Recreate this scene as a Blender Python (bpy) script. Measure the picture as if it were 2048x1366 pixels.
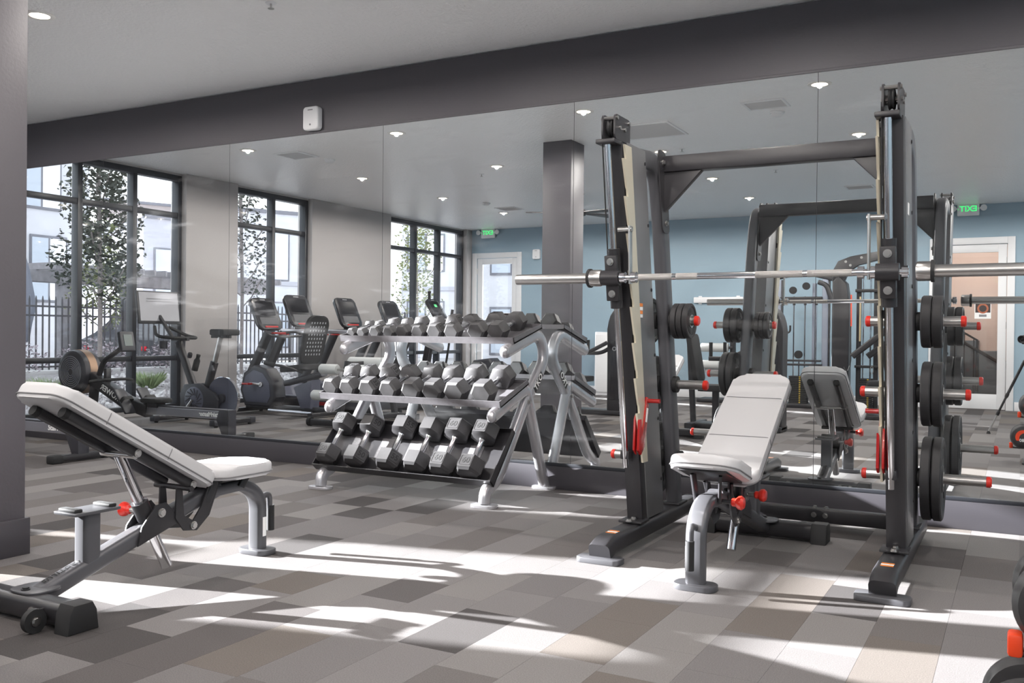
import bpy, bmesh, math, random
from mathutils import Matrix, Vector, Euler
random.seed(7)
scene = bpy.context.scene
col = scene.collection
for o in list(bpy.data.objects):
    bpy.data.objects.remove(o, do_unlink=True)

# ------------------------------------------------------------------ camera
CAM_POS = Vector((0.0, -5.68, 1.05))
AX_R = Vector((0.8769, 0.4803, 0.0104))      # camera right
AX_D = Vector((0.0130, -0.0021, -0.9999))    # camera down
AX_F = AX_R.cross(AX_D).normalized()         # camera forward
AX_D = AX_F.cross(AX_R).normalized()
cam_data = bpy.data.cameras.new('photo_camera')
cam_data.sensor_width = 36.0
cam_data.lens = 36.0 * 1858.0 / 2048.0
cam_data.clip_start = 0.05
cam_data.clip_end = 300
cam = bpy.data.objects.new('photo_camera', cam_data)
col.objects.link(cam)
m3 = Matrix((AX_R, -AX_D, -AX_F)).transposed()
cam.matrix_world = Matrix.Translation(CAM_POS) @ m3.to_4x4()
scene.camera = cam

# ------------------------------------------------------------------ sky
world = bpy.data.worlds.new('sky')
scene.world = world
world.use_nodes = True
wn = world.node_tree.nodes; wl = world.node_tree.links
wn.clear()
w_out = wn.new('ShaderNodeOutputWorld')
w_bg = wn.new('ShaderNodeBackground')
w_tc = wn.new('ShaderNodeTexCoord')
w_map = wn.new('ShaderNodeMapping'); w_map.inputs['Scale'].default_value = (1.0, 1.0, 4.0)
w_noise = wn.new('ShaderNodeTexNoise'); w_noise.inputs['Scale'].default_value = 2.2
w_noise.inputs['Detail'].default_value = 6; w_noise.inputs['Roughness'].default_value = 0.6
w_ramp = wn.new('ShaderNodeValToRGB')
w_ramp.color_ramp.elements[0].position = 0.35; w_ramp.color_ramp.elements[0].color = (0.62, 0.70, 0.82, 1)
w_ramp.color_ramp.elements[1].position = 0.62; w_ramp.color_ramp.elements[1].color = (1.0, 1.0, 1.0, 1)
wl.new(w_tc.outputs['Generated'], w_map.inputs['Vector'])
wl.new(w_map.outputs['Vector'], w_noise.inputs['Vector'])
wl.new(w_noise.outputs['Fac'], w_ramp.inputs['Fac'])
wl.new(w_ramp.outputs['Color'], w_bg.inputs['Color'])
w_bg.inputs['Strength'].default_value = 1.6
wl.new(w_bg.outputs['Background'], w_out.inputs['Surface'])

# ------------------------------------------------------------------ sun (low, through the left windows)
SUN_AZ = math.radians(14.5)      # heading of the light on the floor, from +X towards +Y
SUN_EL = math.radians(16.0)
sd = bpy.data.lights.new('sun', 'SUN')
sd.energy = 41.0
sd.angle = math.radians(0.6)
sd.color = (1.0, 0.97, 0.955)
sun = bpy.data.objects.new('sun', sd); col.objects.link(sun)
d = Vector((math.cos(SUN_AZ) * math.cos(SUN_EL), math.sin(SUN_AZ) * math.cos(SUN_EL), -math.sin(SUN_EL)))
sun.rotation_euler = d.to_track_quat('-Z', 'Y').to_euler()
sun.location = (-30, -10, 12)

LAMP_POWER = 45.0
LAMP_COLOR = (1.0, 0.94, 0.89)

# ------------------------------------------------------------------ exposure
vs = scene.view_settings
vs.view_transform = 'Standard'
vs.look = 'None'
vs.gamma = 1.0
vs.exposure = 0.68
vs.use_curve_mapping = False
cy = scene.cycles
cy.use_denoising = True
cy.max_bounces = 10
cy.diffuse_bounces = 4
cy.glossy_bounces = 6
cy.transparent_max_bounces = 12
cy.transmission_bounces = 4
cy.sample_clamp_indirect = 6.0
cy.caustics_refractive = False

# ------------------------------------------------------------------ materials
MATS = {}
def srgb(r, g, b):
    f = lambda c: (c / 255 / 12.92) if c / 255 <= 0.04045 else ((c / 255 + 0.055) / 1.055) ** 2.4
    return (f(r), f(g), f(b), 1.0)
def mat(name, rgb, rough=0.5, metal=0.0, noise=0.0, nscale=20.0, bump=0.0, bscale=200.0, spec=0.5,
        emit=None, estr=0.0, coat=0.0, stretch=None):
    if name in MATS: return MATS[name]
    m = bpy.data.materials.new(name); m.use_nodes = True
    nt = m.node_tree; p = nt.nodes['Principled BSDF']
    c = srgb(*rgb)
    p.inputs['Base Color'].default_value = c
    p.inputs['Roughness'].default_value = rough
    p.inputs['Metallic'].default_value = metal
    p.inputs['Specular IOR Level'].default_value = spec
    p.inputs['Coat Weight'].default_value = coat
    tc = None
    if noise > 0 or bump > 0:
        tc = nt.nodes.new('ShaderNodeTexCoord')
        vec = tc.outputs['Object']
        if stretch:
            mp = nt.nodes.new('ShaderNodeMapping'); mp.inputs['Scale'].default_value = stretch
            nt.links.new(vec, mp.inputs['Vector']); vec = mp.outputs['Vector']
    if noise > 0:
        n = nt.nodes.new('ShaderNodeTexNoise'); n.inputs['Scale'].default_value = nscale
        n.inputs['Detail'].default_value = 5
        nt.links.new(vec, n.inputs['Vector'])
        r = nt.nodes.new('ShaderNodeValToRGB')
        lo = tuple(max(0, x * (1 - noise)) for x in c[:3]) + (1,)
        hi = tuple(min(1, x * (1 + noise)) for x in c[:3]) + (1,)
        r.color_ramp.elements[0].position = 0.3; r.color_ramp.elements[0].color = lo
        r.color_ramp.elements[1].position = 0.7; r.color_ramp.elements[1].color = hi
        nt.links.new(n.outputs['Fac'], r.inputs['Fac'])
        nt.links.new(r.outputs['Color'], p.inputs['Base Color'])
    if bump > 0:
        n2 = nt.nodes.new('ShaderNodeTexNoise'); n2.inputs['Scale'].default_value = bscale
        n2.inputs['Detail'].default_value = 3
        nt.links.new(vec, n2.inputs['Vector'])
        b = nt.nodes.new('ShaderNodeBump'); b.inputs['Strength'].default_value = bump
        b.inputs['Distance'].default_value = 0.01
        nt.links.new(n2.outputs['Fac'], b.inputs['Height'])
        nt.links.new(b.outputs['Normal'], p.inputs['Normal'])
    if emit:
        p.inputs['Emission Color'].default_value = srgb(*emit)
        p.inputs['Emission Strength'].default_value = estr
    MATS[name] = m
    return m

def mix_mat(name, first, second, fac):
    """thin pane: a see-through part and a glossy part"""
    m = bpy.data.materials.new(name); m.use_nodes = True
    nt = m.node_tree; nt.nodes.clear()
    out = nt.nodes.new('ShaderNodeOutputMaterial')
    tr = nt.nodes.new('ShaderNodeBsdfTransparent'); tr.inputs['Color'].default_value = first
    gl = nt.nodes.new('ShaderNodeBsdfGlossy'); gl.inputs['Color'].default_value = second
    gl.inputs['Roughness'].default_value = 0.02
    mx = nt.nodes.new('ShaderNodeMixShader')
    lw = nt.nodes.new('ShaderNodeLayerWeight'); lw.inputs['Blend'].default_value = 0.5
    pw = nt.nodes.new('ShaderNodeMath'); pw.operation = 'POWER'; pw.inputs[1].default_value = 5.0
    ad = nt.nodes.new('ShaderNodeMath'); ad.operation = 'MULTIPLY_ADD'; ad.inputs[1].default_value = 0.5; ad.inputs[2].default_value = 0.03
    nt.links.new(lw.outputs['Facing'], pw.inputs[0]); nt.links.new(pw.outputs[0], ad.inputs[0]); nt.links.new(ad.outputs[0], mx.inputs['Fac'])
    nt.links.new(tr.outputs['BSDF'], mx.inputs[1]); nt.links.new(gl.outputs['BSDF'], mx.inputs[2])
    nt.links.new(mx.outputs['Shader'], out.inputs['Surface'])
    MATS[name] = m
    return m
GLASS = mix_mat('window_glass', (0.95, 0.97, 0.98, 1), (1, 1, 1, 1), 0.06)

def mirror_mat():
    m = bpy.data.materials.new('mirror_silver'); m.use_nodes = True
    nt = m.node_tree; nt.nodes.clear()
    out = nt.nodes.new('ShaderNodeOutputMaterial')
    gl = nt.nodes.new('ShaderNodeBsdfGlossy'); gl.inputs['Color'].default_value = (0.90, 0.925, 0.925, 1)
    gl.inputs['Roughness'].default_value = 0.0
    df = nt.nodes.new('ShaderNodeBsdfDiffuse'); df.inputs['Color'].default_value = (0.8, 0.8, 0.82, 1)
    mx = nt.nodes.new('ShaderNodeMixShader')
    tc = nt.nodes.new('ShaderNodeTexCoord')
    mp = nt.nodes.new('ShaderNodeMapping'); mp.inputs['Rotation'].default_value = (0, math.radians(35), 0)
    mp.inputs['Scale'].default_value = (1.2, 1, 6)
    n = nt.nodes.new('ShaderNodeTexNoise'); n.inputs['Scale'].default_value = 1.6; n.inputs['Detail'].default_value = 7
    r = nt.nodes.new('ShaderNodeMapRange'); r.inputs['From Min'].default_value = 0.56; r.inputs['From Max'].default_value = 0.78
    r.inputs['To Min'].default_value = 0.006; r.inputs['To Max'].default_value = 0.10
    nt.links.new(tc.outputs['Object'], mp.inputs['Vector']); nt.links.new(mp.outputs['Vector'], n.inputs['Vector'])
    nt.links.new(n.outputs['Fac'], r.inputs['Value']); nt.links.new(r.outputs['Result'], mx.inputs['Fac'])
    nt.links.new(gl.outputs['BSDF'], mx.inputs[1]); nt.links.new(df.outputs['BSDF'], mx.inputs[2])
    nt.links.new(mx.outputs['Shader'], out.inputs['Surface'])
    MATS['mirror_silver'] = m
    return m
MIRROR = mirror_mat()

PAINT_DARK = mat('charcoal_wall_paint', (85, 82, 87), 0.5, bump=0.08, bscale=60)
PAINT_BLUE = mat('slate_blue_wall_paint', (146, 168, 182), 0.6, bump=0.1, bscale=60)
PAINT_GREY = mat('warm_grey_wall_paint', (164, 160, 159), 0.6, bump=0.1, bscale=60)
PAINT_WHITE = mat('white_trim_paint', (226, 226, 228), 0.4)
CEIL = mat('knockdown_white_ceiling', (244, 243, 243), 0.30, bump=0.9, bscale=38, spec=0.45)
BASE_DARK = mat('dark_baseboard_paint', (66, 64, 69), 0.35)
BLACK_FRAME = mat('black_window_frame', (40, 42, 48), 0.4)
POWDER_BLACK = mat('black_powder_coat', (44, 43, 46), 0.36, bump=0.06, bscale=500)
POWDER_GREY = mat('graphite_powder_coat', (92, 92, 96), 0.34, metal=0.35, bump=0.08, bscale=600)
SHROUD_GREY = mat('pewter_shroud_paint', (118, 118, 120), 0.33, metal=0.4)
RACK_SILVER = mat('silver_rack_paint', (200, 199, 203), 0.25, metal=0.7)
SHELF_GREY = mat('grey_shelf_steel', (120, 118, 122), 0.4, metal=0.4, noise=0.08, nscale=40)
CHROME = mat('chrome', (225, 225, 228), 0.1, metal=1.0)
STEEL = mat('brushed_steel', (196, 194, 192), 0.28, metal=1.0, bump=0.04, bscale=300)
RUBBER = mat('black_rubber', (46, 45, 47), 0.55, noise=0.25, nscale=12)
HEX_RUBBER = mat('dusty_hex_rubber', (70, 69, 71), 0.48, noise=0.28, nscale=9)
HEAVY_RUBBER = mat('dark_hex_rubber', (54, 53, 55), 0.45, noise=0.25, nscale=9)
GRIP_RUBBER = mat('dark_grip_rubber', (30, 30, 32), 0.7)
VINYL = mat('pale_grey_vinyl', (196, 195, 197), 0.42, bump=0.04, bscale=900)
VINYL_SEAM = mat('vinyl_seam_thread', (120, 119, 121), 0.6)
RED = mat('red_plastic', (214, 44, 30), 0.3, coat=0.4)
RED_PAINT = mat('red_gloss_paint', (160, 20, 18), 0.22, coat=0.5)
ORANGE_RED = mat('orange_red_plastic', (236, 72, 30), 0.4)
CATCH = mat('nickel_catch_plate', (214, 206, 186), 0.35, metal=0.45)
WHITE_PLASTIC = mat('white_plastic', (232, 232, 234), 0.35)
WHITE_PRINT = mat('white_print', (240, 240, 240), 0.5)
GREY_PRINT = mat('grey_print', (130, 130, 134), 0.5)
DARK_PRINT = mat('dark_print', (24, 24, 26), 0.55)
ORANGE_PRINT = mat('orange_sticker_print', (232, 130, 40), 0.5)
CONSOLE_BLACK = mat('gloss_black_console', (36, 36, 40), 0.2, coat=0.3)
SCREEN_DARK = mat('dark_screen', (22, 22, 26), 0.08)
BLUE_GREY_PLASTIC = mat('blue_grey_plastic', (84, 86, 100), 0.38)
DARK_PLASTIC = mat('dark_grey_plastic', (52, 52, 58), 0.4)
FOAM_GREY = mat('light_grey_foam_roller', (186, 188, 188), 0.6)
ALUMINIUM = mat('satin_aluminium', (200, 200, 206), 0.3, metal=0.9)
# ------------------------------------------------------------------ builders
def fillet(pts, r, n=5):
    pts = [Vector(p) for p in pts]
    out = [pts[0]]
    for i in range(1, len(pts) - 1):
        a, b, c = pts[i - 1], pts[i], pts[i + 1]
        u = (a - b); v = (c - b)
        rr = min(r, u.length * 0.49, v.length * 0.49)
        p0 = b + u.normalized() * rr; p1 = b + v.normalized() * rr
        for k in range(n + 1):
            t = k / n
            out.append(p0 * (1 - t) ** 2 + b * 2 * t * (1 - t) + p1 * t * t)
    out.append(pts[-1])
    return out
def rrect(w, h, r, n=3):
    r = min(r, w * 0.499, h * 0.499)
    out = []
    for cx_, cy_, a0 in ((w / 2 - r, h / 2 - r, 0), (-w / 2 + r, h / 2 - r, 90), (-w / 2 + r, -h / 2 + r, 180), (w / 2 - r, -h / 2 + r, 270)):
        for k in range(n + 1):
            a = math.radians(a0 + 90 * k / n)
            out.append((cx_ + r * math.cos(a), cy_ + r * math.sin(a)))
    return out
def circ(r, n=12):
    return [(r * math.cos(2 * math.pi * k / n), r * math.sin(2 * math.pi * k / n)) for k in range(n)]
def hexpts(r, flat_top=True):
    o = 0 if flat_top else 30
    return [(r * math.cos(math.radians(60 * k + o)), r * math.sin(math.radians(60 * k + o))) for k in range(6)]

class MB:
    def __init__(s): s.bm = bmesh.new()
    def box(s, c, size, bev=0.0, rot=None, seg=2):
        vs = [s.bm.verts.new((sx * size[0] / 2, sy * size[1] / 2, sz * size[2] / 2)) for sx in (-1, 1) for sy in (-1, 1) for sz in (-1, 1)]
        idx = [(0, 1, 3, 2), (4, 6, 7, 5), (0, 4, 5, 1), (2, 3, 7, 6), (0, 2, 6, 4), (1, 5, 7, 3)]
        fs = [s.bm.faces.new([vs[i] for i in f]) for f in idx]
        allv = vs
        if bev > 0:
            bev = min(bev, min(size) * 0.49)
            es = list({e for f in fs for e in f.edges})
            r = bmesh.ops.bevel(s.bm, geom=es, offset=bev, segments=seg, affect='EDGES', profile=0.5)
            allv = list({v for f in r['faces'] for v in f.verts} | {v for v in vs if v.is_valid})
        M = Matrix.Translation(Vector(c)) @ (rot.to_matrix().to_4x4() if isinstance(rot, Euler) else (rot.to_4x4() if rot is not None else Matrix()))
        for v in allv: v.co = M @ v.co
        return s
    def sweep(s, pts, prof, up=(0, 0, 1), caps=True, closed=False):
        """prof: 2-D points (across, along up); frames follow the path"""
        pts = [Vector(p) for p in pts]; n = len(pts); up = Vector(up)
        rings = []
        prev = None
        for i, p in enumerate(pts):
            if closed: t = pts[(i + 1) % n] - pts[(i - 1) % n]
            elif i == 0: t = pts[1] - pts[0]
            elif i == n - 1: t = pts[-1] - pts[-2]
            else: t = (pts[i + 1] - p).normalized() + (p - pts[i - 1]).normalized()
            t.normalize()
            if prev is None:
                side = t.cross(up)
                if side.length < 1e-4: side = t.cross(Vector((1, 0, 0)))
                if side.length < 1e-4: side = t.cross(Vector((0, 1, 0)))
            else:
                side = prev - t * prev.dot(t)
            side.normalize(); prev = side
            nn = side.cross(t).normalized()
            rings.append([s.bm.verts.new(p + side * a + nn * b) for a, b in prof])
        m = len(prof)
        cnt = n if closed else n - 1
        for i in range(cnt):
            A, Bq = rings[i], rings[(i + 1) % n]
            for k in range(m):
                s.bm.faces.new((A[k], A[(k + 1) % m], Bq[(k + 1) % m], Bq[k]))
        if caps and not closed:
            s.bm.faces.new(rings[0][::-1]); s.bm.faces.new(rings[-1])
        return s
    def tube(s, pts, r, n=12, closed=False): return s.sweep(pts, circ(r, n), closed=closed)
    def rtube(s, pts, w, h, r=0.01, up=(0, 0, 1)): return s.sweep(pts, rrect(w, h, r), up=up)
    def cyl(s, p0, p1, r, r2=None, n=20):
        p0, p1 = Vector(p0), Vector(p1); r2 = r if r2 is None else r2
        t = (p1 - p0).normalized(); a = t.orthogonal().normalized(); b = t.cross(a)
        A = [s.bm.verts.new(p0 + (a * math.cos(2 * math.pi * k / n) + b * math.sin(2 * math.pi * k / n)) * r) for k in range(n)]
        B_ = [s.bm.verts.new(p1 + (a * math.cos(2 * math.pi * k / n) + b * math.sin(2 * math.pi * k / n)) * r2) for k in range(n)]
        for k in range(n): s.bm.faces.new((A[k], A[(k + 1) % n], B_[(k + 1) % n], B_[k]))
        s.bm.faces.new(A[::-1]); s.bm.faces.new(B_)
        return s
    def lathe(s, prof, c=(0, 0, 0), axis=(0, 0, 1), n=28, closed=False):
        """prof: (radius, height) list"""
        c = Vector(c); t = Vector(axis).normalized(); a = t.orthogonal().normalized(); b = t.cross(a)
        rings = []
        for r, h in prof:
            if r < 1e-6: rings.append([s.bm.verts.new(c + t * h)])
            else: rings.append([s.bm.verts.new(c + t * h + (a * math.cos(2 * math.pi * k / n) + b * math.sin(2 * math.pi * k / n)) * r) for k in range(n)])
        pairs = list(zip(rings, rings[1:]))
        if closed: pairs.append((rings[-1], rings[0]))
        for A, B_ in pairs:
            for k in range(n):
                k2 = (k + 1) % n
                if len(A) == 1 and len(B_) == 1: continue
                if len(A) == 1: s.bm.faces.new((A[0], B_[k2], B_[k]))
                elif len(B_) == 1: s.bm.faces.new((A[k], A[k2], B_[0]))
                else: s.bm.faces.new((A[k], A[k2], B_[k2], B_[k]))
        if not closed:
            if len(rings[0]) > 1: s.bm.faces.new(rings[0][::-1])
            if len(rings[-1]) > 1: s.bm.faces.new(rings[-1])
        return s
    def prism(s, pts, axis, t0, t1, bev=0.0, seg=2):
        def P(u, v, t):
            return {'x': (t, u, v), 'y': (u, t, v), 'z': (u, v, t)}[axis]
        A = [s.bm.verts.new(P(u, v, t0)) for u, v in pts]
        B_ = [s.bm.verts.new(P(u, v, t1)) for u, v in pts]
        n = len(pts)
        f0 = s.bm.faces.new(A[::-1]); f1 = s.bm.faces.new(B_)
        for k in range(n): s.bm.faces.new((A[k], A[(k + 1) % n], B_[(k + 1) % n], B_[k]))
        if bev > 0:
            es = list(set(f0.edges) | set(f1.edges))
            bmesh.ops.bevel(s.bm, geom=es, offset=bev, segments=seg, affect='EDGES', profile=0.5)
        return s
    def ball(s, c, r, sc=(1, 1, 1), n=14):
        c = Vector(c)
        m = n // 2
        rings = []
        for i in range(m + 1):
            th = math.pi * i / m
            if i in (0, m): rings.append([s.bm.verts.new(c + Vector((0, 0, r * math.cos(th) * sc[2])))])
            else: rings.append([s.bm.verts.new(c + Vector((r * math.sin(th) * math.cos(2 * math.pi * k / n) * sc[0], r * math.sin(th) * math.sin(2 * math.pi * k / n) * sc[1], r * math.cos(th) * sc[2]))) for k in range(n)])
        for A, B_ in zip(rings, rings[1:]):
            for k in range(n):
                k2 = (k + 1) % n
                if len(A) == 1: s.bm.faces.new((A[0], B_[k], B_[k2]))
                elif len(B_) == 1: s.bm.faces.new((A[k], B_[0], A[k2]))
                else: s.bm.faces.new((A[k], B_[k], B_[k2], A[k2]))
        return s
    def xf(s, M):
        for v in s.bm.verts: v.co = M @ v.co
        return s
    def mesh(s, name, smooth=True):
        bmesh.ops.recalc_face_normals(s.bm, faces=s.bm.faces)
        me = bpy.data.meshes.new(name)
        s.bm.to_mesh(me); s.bm.free()
        if smooth:
            me.polygons.foreach_set('use_smooth', [True] * len(me.polygons))
            me.set_sharp_from_angle(angle=math.radians(35))
        return me

def tagged(o, label=None, cat=None, group=None, kind=None):
    if label: o['label'] = label
    if cat: o['category'] = cat
    if group: o['group'] = group
    if kind: o['kind'] = kind
    return o
WORLD_M = {}
def thing(name, label, cat, loc=(0, 0, 0), rz=0.0, group=None, kind=None):
    o = bpy.data.objects.new(name, None); col.objects.link(o)
    o.empty_display_size = 0.1
    o.location = loc; o.rotation_euler = (0, 0, rz)
    WORLD_M[o] = Matrix.Translation(Vector(loc)) @ Matrix.Rotation(rz, 4, 'Z')
    return tagged(o, label, cat, group, kind)
def obj(name, mesh, m, parent=None, world=False, **kw):
    """mesh: MB or mesh data; world=True when coordinates are given in world space"""
    me = mesh.mesh(name) if isinstance(mesh, MB) else mesh
    if m is not None and not me.materials: me.materials.append(m)
    o = bpy.data.objects.new(name, me); col.objects.link(o)
    if parent is not None:
        o.parent = parent
        if world:
            top = parent
            while top.parent: top = top.parent
            me.transform(WORLD_M[top].inverted())
    return tagged(o, **kw)
def struct(name, mesh, m, parent=None):
    return obj(name, mesh, m, parent, kind='structure')
def dup(root, loc=None, rz=None, label=None, group=None):
    def cp(o, p):
        c = o.copy(); col.objects.link(c); c.parent = p
        for ch in list(o.children): cp(ch, c)
        return c
    r = cp(root, None)
    if loc is not None: r.location = loc
    if rz is not None: r.rotation_euler = (0, 0, rz)
    if label: r['label'] = label
    if group: r['group'] = group
    return r
TEXT_CACHE = {}
def text_mesh(txt, size, depth=0.0006, bold=False, shear=0.0, space=1.0):
    """flat lettering as mesh, lying in its local XY plane, centred"""
    key = (txt, size, depth, bold, shear, space)
    if key in TEXT_CACHE: return TEXT_CACHE[key].copy()
    cu = bpy.data.curves.new('lettering', 'FONT')
    cu.body = txt; cu.size = size; cu.extrude = depth; cu.align_x = 'CENTER'; cu.align_y = 'CENTER'
    cu.shear = shear; cu.space_character = space; cu.resolution_u = 3
    if bold: cu.offset = size * 0.018
    o = bpy.data.objects.new('lettering', cu); col.objects.link(o)
    dg = bpy.context.evaluated_depsgraph_get()
    me = bpy.data.meshes.new_from_object(o.evaluated_get(dg))
    bpy.data.objects.remove(o); bpy.data.curves.remove(cu)
    me.materials.clear()
    TEXT_CACHE[key] = me
    return me.copy()
def frame(origin, xdir, ydir):
    x = Vector(xdir).normalized(); y = Vector(ydir); y = (y - x * y.dot(x)).normalized(); z = x.cross(y)
    M = Matrix((x, y, z)).transposed().to_4x4(); M.translation = Vector(origin)
    return M
def lettering(name, txt, size, origin, xdir, ydir, m, parent, world=True, **kw):
    me = text_mesh(txt, size, **kw); me.transform(frame(origin, xdir, ydir))
    return obj(name, me, m, parent, world=world)
def bolt(p, axis, r=0.011, h=0.008):
    a = Vector(axis).normalized(); p = Vector(p)
    b = MB(); b.cyl(p, p + a * h * 0.4, r * 1.35, n=14); b.cyl(p + a * h * 0.4, p + a * h, r, n=6)
    return b
# ------------------------------------------------------------------ the room
H = 3.05
XL, XR, YF = -9.5, 3.4, -9.76           # window wall, right wall, blue wall; mirror wall at y = 0
PIER = -9.36
# floor slab with carpet planks on it
floor = struct('floor', MB().box(((XL + XR) / 2, YF / 2, -0.07), (XR - XL + 0.3, -YF + 0.2, 0.12)), mat('concrete_slab', (96, 92, 90), 0.8, noise=0.1))
def plank_mat(i, rgb):
    m = mat('carpet_plank_%d' % i, rgb, 0.9, noise=0.20, nscale=240, bump=0.3, bscale=700, spec=0.2)
    return m
PLANKS = [plank_mat(i, c) for i, c in enumerate([(116, 113, 113), (109, 106, 106), (101, 97, 96), (88, 84, 84), (72, 69, 69), (121, 118, 117), (103, 97, 93)])]
plank_meshes = {}
def plank_mesh(w, l, i):
    k = (w, l, i)
    if k not in plank_meshes:
        b = MB().box((0, 0, -0.004), (w - 0.0008, l - 0.0008, 0.008))
        me = b.mesh('plank', smooth=False); me.materials.append(PLANKS[i]); plank_meshes[k] = me
    return plank_meshes[k]
PW = 0.2315
cells = []
x = -0.455 - PW * 40
while x < XR:
    y = -random.choice((0.10, 0.16, 0.22, 0.30))
    cells.append((x, 0.0, -y))
    while y > YF:
        l = random.choice((0.30, 0.30, 0.45, 0.45, 0.60))
        l = min(l, y - YF)
        if l > 0.02: cells.append((x, y, l))
        y -= l
    x += PW
cells = [c for c in cells if c[0] + PW > XL and c[0] < XR]
def plank_rank(c):
    X, Y = c[0] + PW / 2, c[1] - c[2] / 2
    dx, dy = X - CAM_POS.x, Y - CAM_POS.y
    f = dx * AX_F.x + dy * AX_F.y; r = dx * AX_R.x + dy * AX_R.y
    if f > 0.5 and abs(r) < f * 0.60: return f                 # seen directly
    dy2 = -Y - CAM_POS.y
    f2 = dx * AX_F.x + dy2 * AX_F.y; r2 = dx * AX_R.x + dy2 * AX_R.y
    if f2 > 0.5 and abs(r2) < f2 * 0.60: return f2 + 0.3       # seen in the mirror
    return 99
cells.sort(key=plank_rank)
tone_w = [5, 5, 4, 3, 2, 4, 3]
for c in cells[:300]:
    i = random.choices(range(7), tone_w)[0]
    o = bpy.data.objects.new('plank', plank_mesh(PW, round(c[2], 3), i)); col.objects.link(o)
    o.parent = floor; o.location = (c[0] + PW / 2, c[1] - c[2] / 2, 0.0)
rest = MB(); face_m = []
for c in cells[300:]:
    n0 = len(rest.bm.faces)
    rest.box((c[0] + PW / 2, c[1] - c[2] / 2, -0.004), (PW - 0.0008, c[2] - 0.0008, 0.008))
    face_m.append((n0, random.choices(range(7), tone_w)[0]))
me = rest.mesh('plank_field', smooth=False)
for m_ in PLANKS: me.materials.append(m_)
for n0, i in face_m:
    for f in range(n0, n0 + 6): me.polygons[f].material_index = i
obj('plank_field', me, None, floor, kind='stuff')

ceiling = struct('ceiling', MB().box(((XL + XR) / 2, YF / 2, H + 0.06), (XR - XL + 0.5, -YF + 0.4, 0.12)), CEIL)
wall_back = struct('wall_back', MB().box(((XL + XR) / 2, 0.106, H / 2 - 0.01), (XR - XL + 0.3, 0.2, H)), PAINT_DARK)
wall_right = struct('wall_right', MB().box((XR + 0.1, YF / 2, H / 2 - 0.01), (0.2, -YF, H)), PAINT_BLUE)
W1 = (-0.52, -1.266, -2.016, -2.727); W2 = (-3.64, -4.40, -5.126); W3 = (-7.14, -7.98, -8.75, -9.575)
b = MB()
for y0, y1 in ((0.006, -0.50), (-2.727, -3.62), (-5.126, -7.12), (-9.575, YF)):
    b.box(((PIER - 9.64) / 2, (y0 + y1) / 2, H / 2), (PIER + 9.64, y0 - y1, H), 0.004)
for W in (W1, W2, W3):
    b.box((-9.54, (W[0] + W[-1]) / 2, 0.03), (0.2, W[0] - W[-1] + 0.06, 0.06))
    b.box((-9.54, (W[0] + W[-1]) / 2, H - 0.012), (0.2, W[0] - W[-1] + 0.06, 0.024))
struct('wall_left', b, PAINT_GREY)
# blue wall with two door openings
D1 = (-9.24, -8.36, 2.50); D2 = (-1.13, -0.185, 2.455)
b = MB()
for x0, x1, z0, z1 in ((XL, D1[0], 0, H), (D1[0], D1[1], D1[2], H), (D1[1], D2[0], 0, H), (D2[0], D2[1], D2[2], H), (D2[1], XR, 0, H)):
    b.box(((x0 + x1) / 2, YF - 0.08, (z0 + z1) / 2), (x1 - x0, 0.16, z1 - z0))
struct('wall_front', b, PAINT_BLUE)
b = MB()
for x0, x1 in ((D1[1] + 0.11, D2[0] - 0.11), (D2[1] + 0.11, XR)):
    b.box(((x0 + x1) / 2, YF + 0.008, 0.065), (x1 - x0, 0.016, 0.13), 0.004)
struct('baseboard_front', b, PAINT_WHITE)
b = MB()
for y0, y1 in ((-2.75, -3.60), (-5.15, -7.1)):
    b.box((PIER + 0.007, (y0 + y1) / 2, 0.05), (0.014, y0 - y1, 0.10), 0.003)
struct('baseboard_left', b, PAINT_GREY)
struct('baseboard_back', MB().box(((PIER + XR) / 2, -0.004, 0.078), (XR - PIER, 0.02, 0.156), 0.003), BASE_DARK)

# ---- mirrors in a black channel above the baseboard
mir = thing('wall_mirror', 'wide wall mirror of tall frameless panels along the charcoal wall', 'mirror', (-3.4, 0, 0.17))
edges = [-1.068 + 1.583 * k for k in range(-5, 3)]
for a, c in zip(edges, edges[1:]):
    obj('mirror_panel', MB().box(((a + c) / 2, 0.002, (0.176 + 2.612) / 2), (c - a - 0.003, 0.006, 2.612 - 0.176)), MIRROR, mir, world=True)
b = MB().box(((edges[0] + edges[-1]) / 2, -0.006, 0.167), (edges[-1] - edges[0], 0.018, 0.022), 0.002)
obj('bottom_channel', b, BLACK_FRAME, mir, world=True)
b = MB().box(((edges[0] + edges[-1]) / 2, 0.0, 2.621), (edges[-1] - edges[0], 0.012, 0.018), 0.002)
obj('top_channel', b, PAINT_DARK, mir, world=True)

# ---- free-standing column
struct('wall_column', MB().box((-4.228, -3.13, H / 2), (0.325, 0.32, H), 0.004), PAINT_DARK)
b = MB()
for s_ in (-1, 1):
    b.box((-4.228 + s_ * 0.1705, -3.13, 0.085), (0.016, 0.352, 0.17), 0.003)
    b.box((-4.228, -3.13 + s_ * 0.168, 0.085), (0.325, 0.016, 0.17), 0.003)
struct('baseboard_column', b, BASE_DARK)

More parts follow.
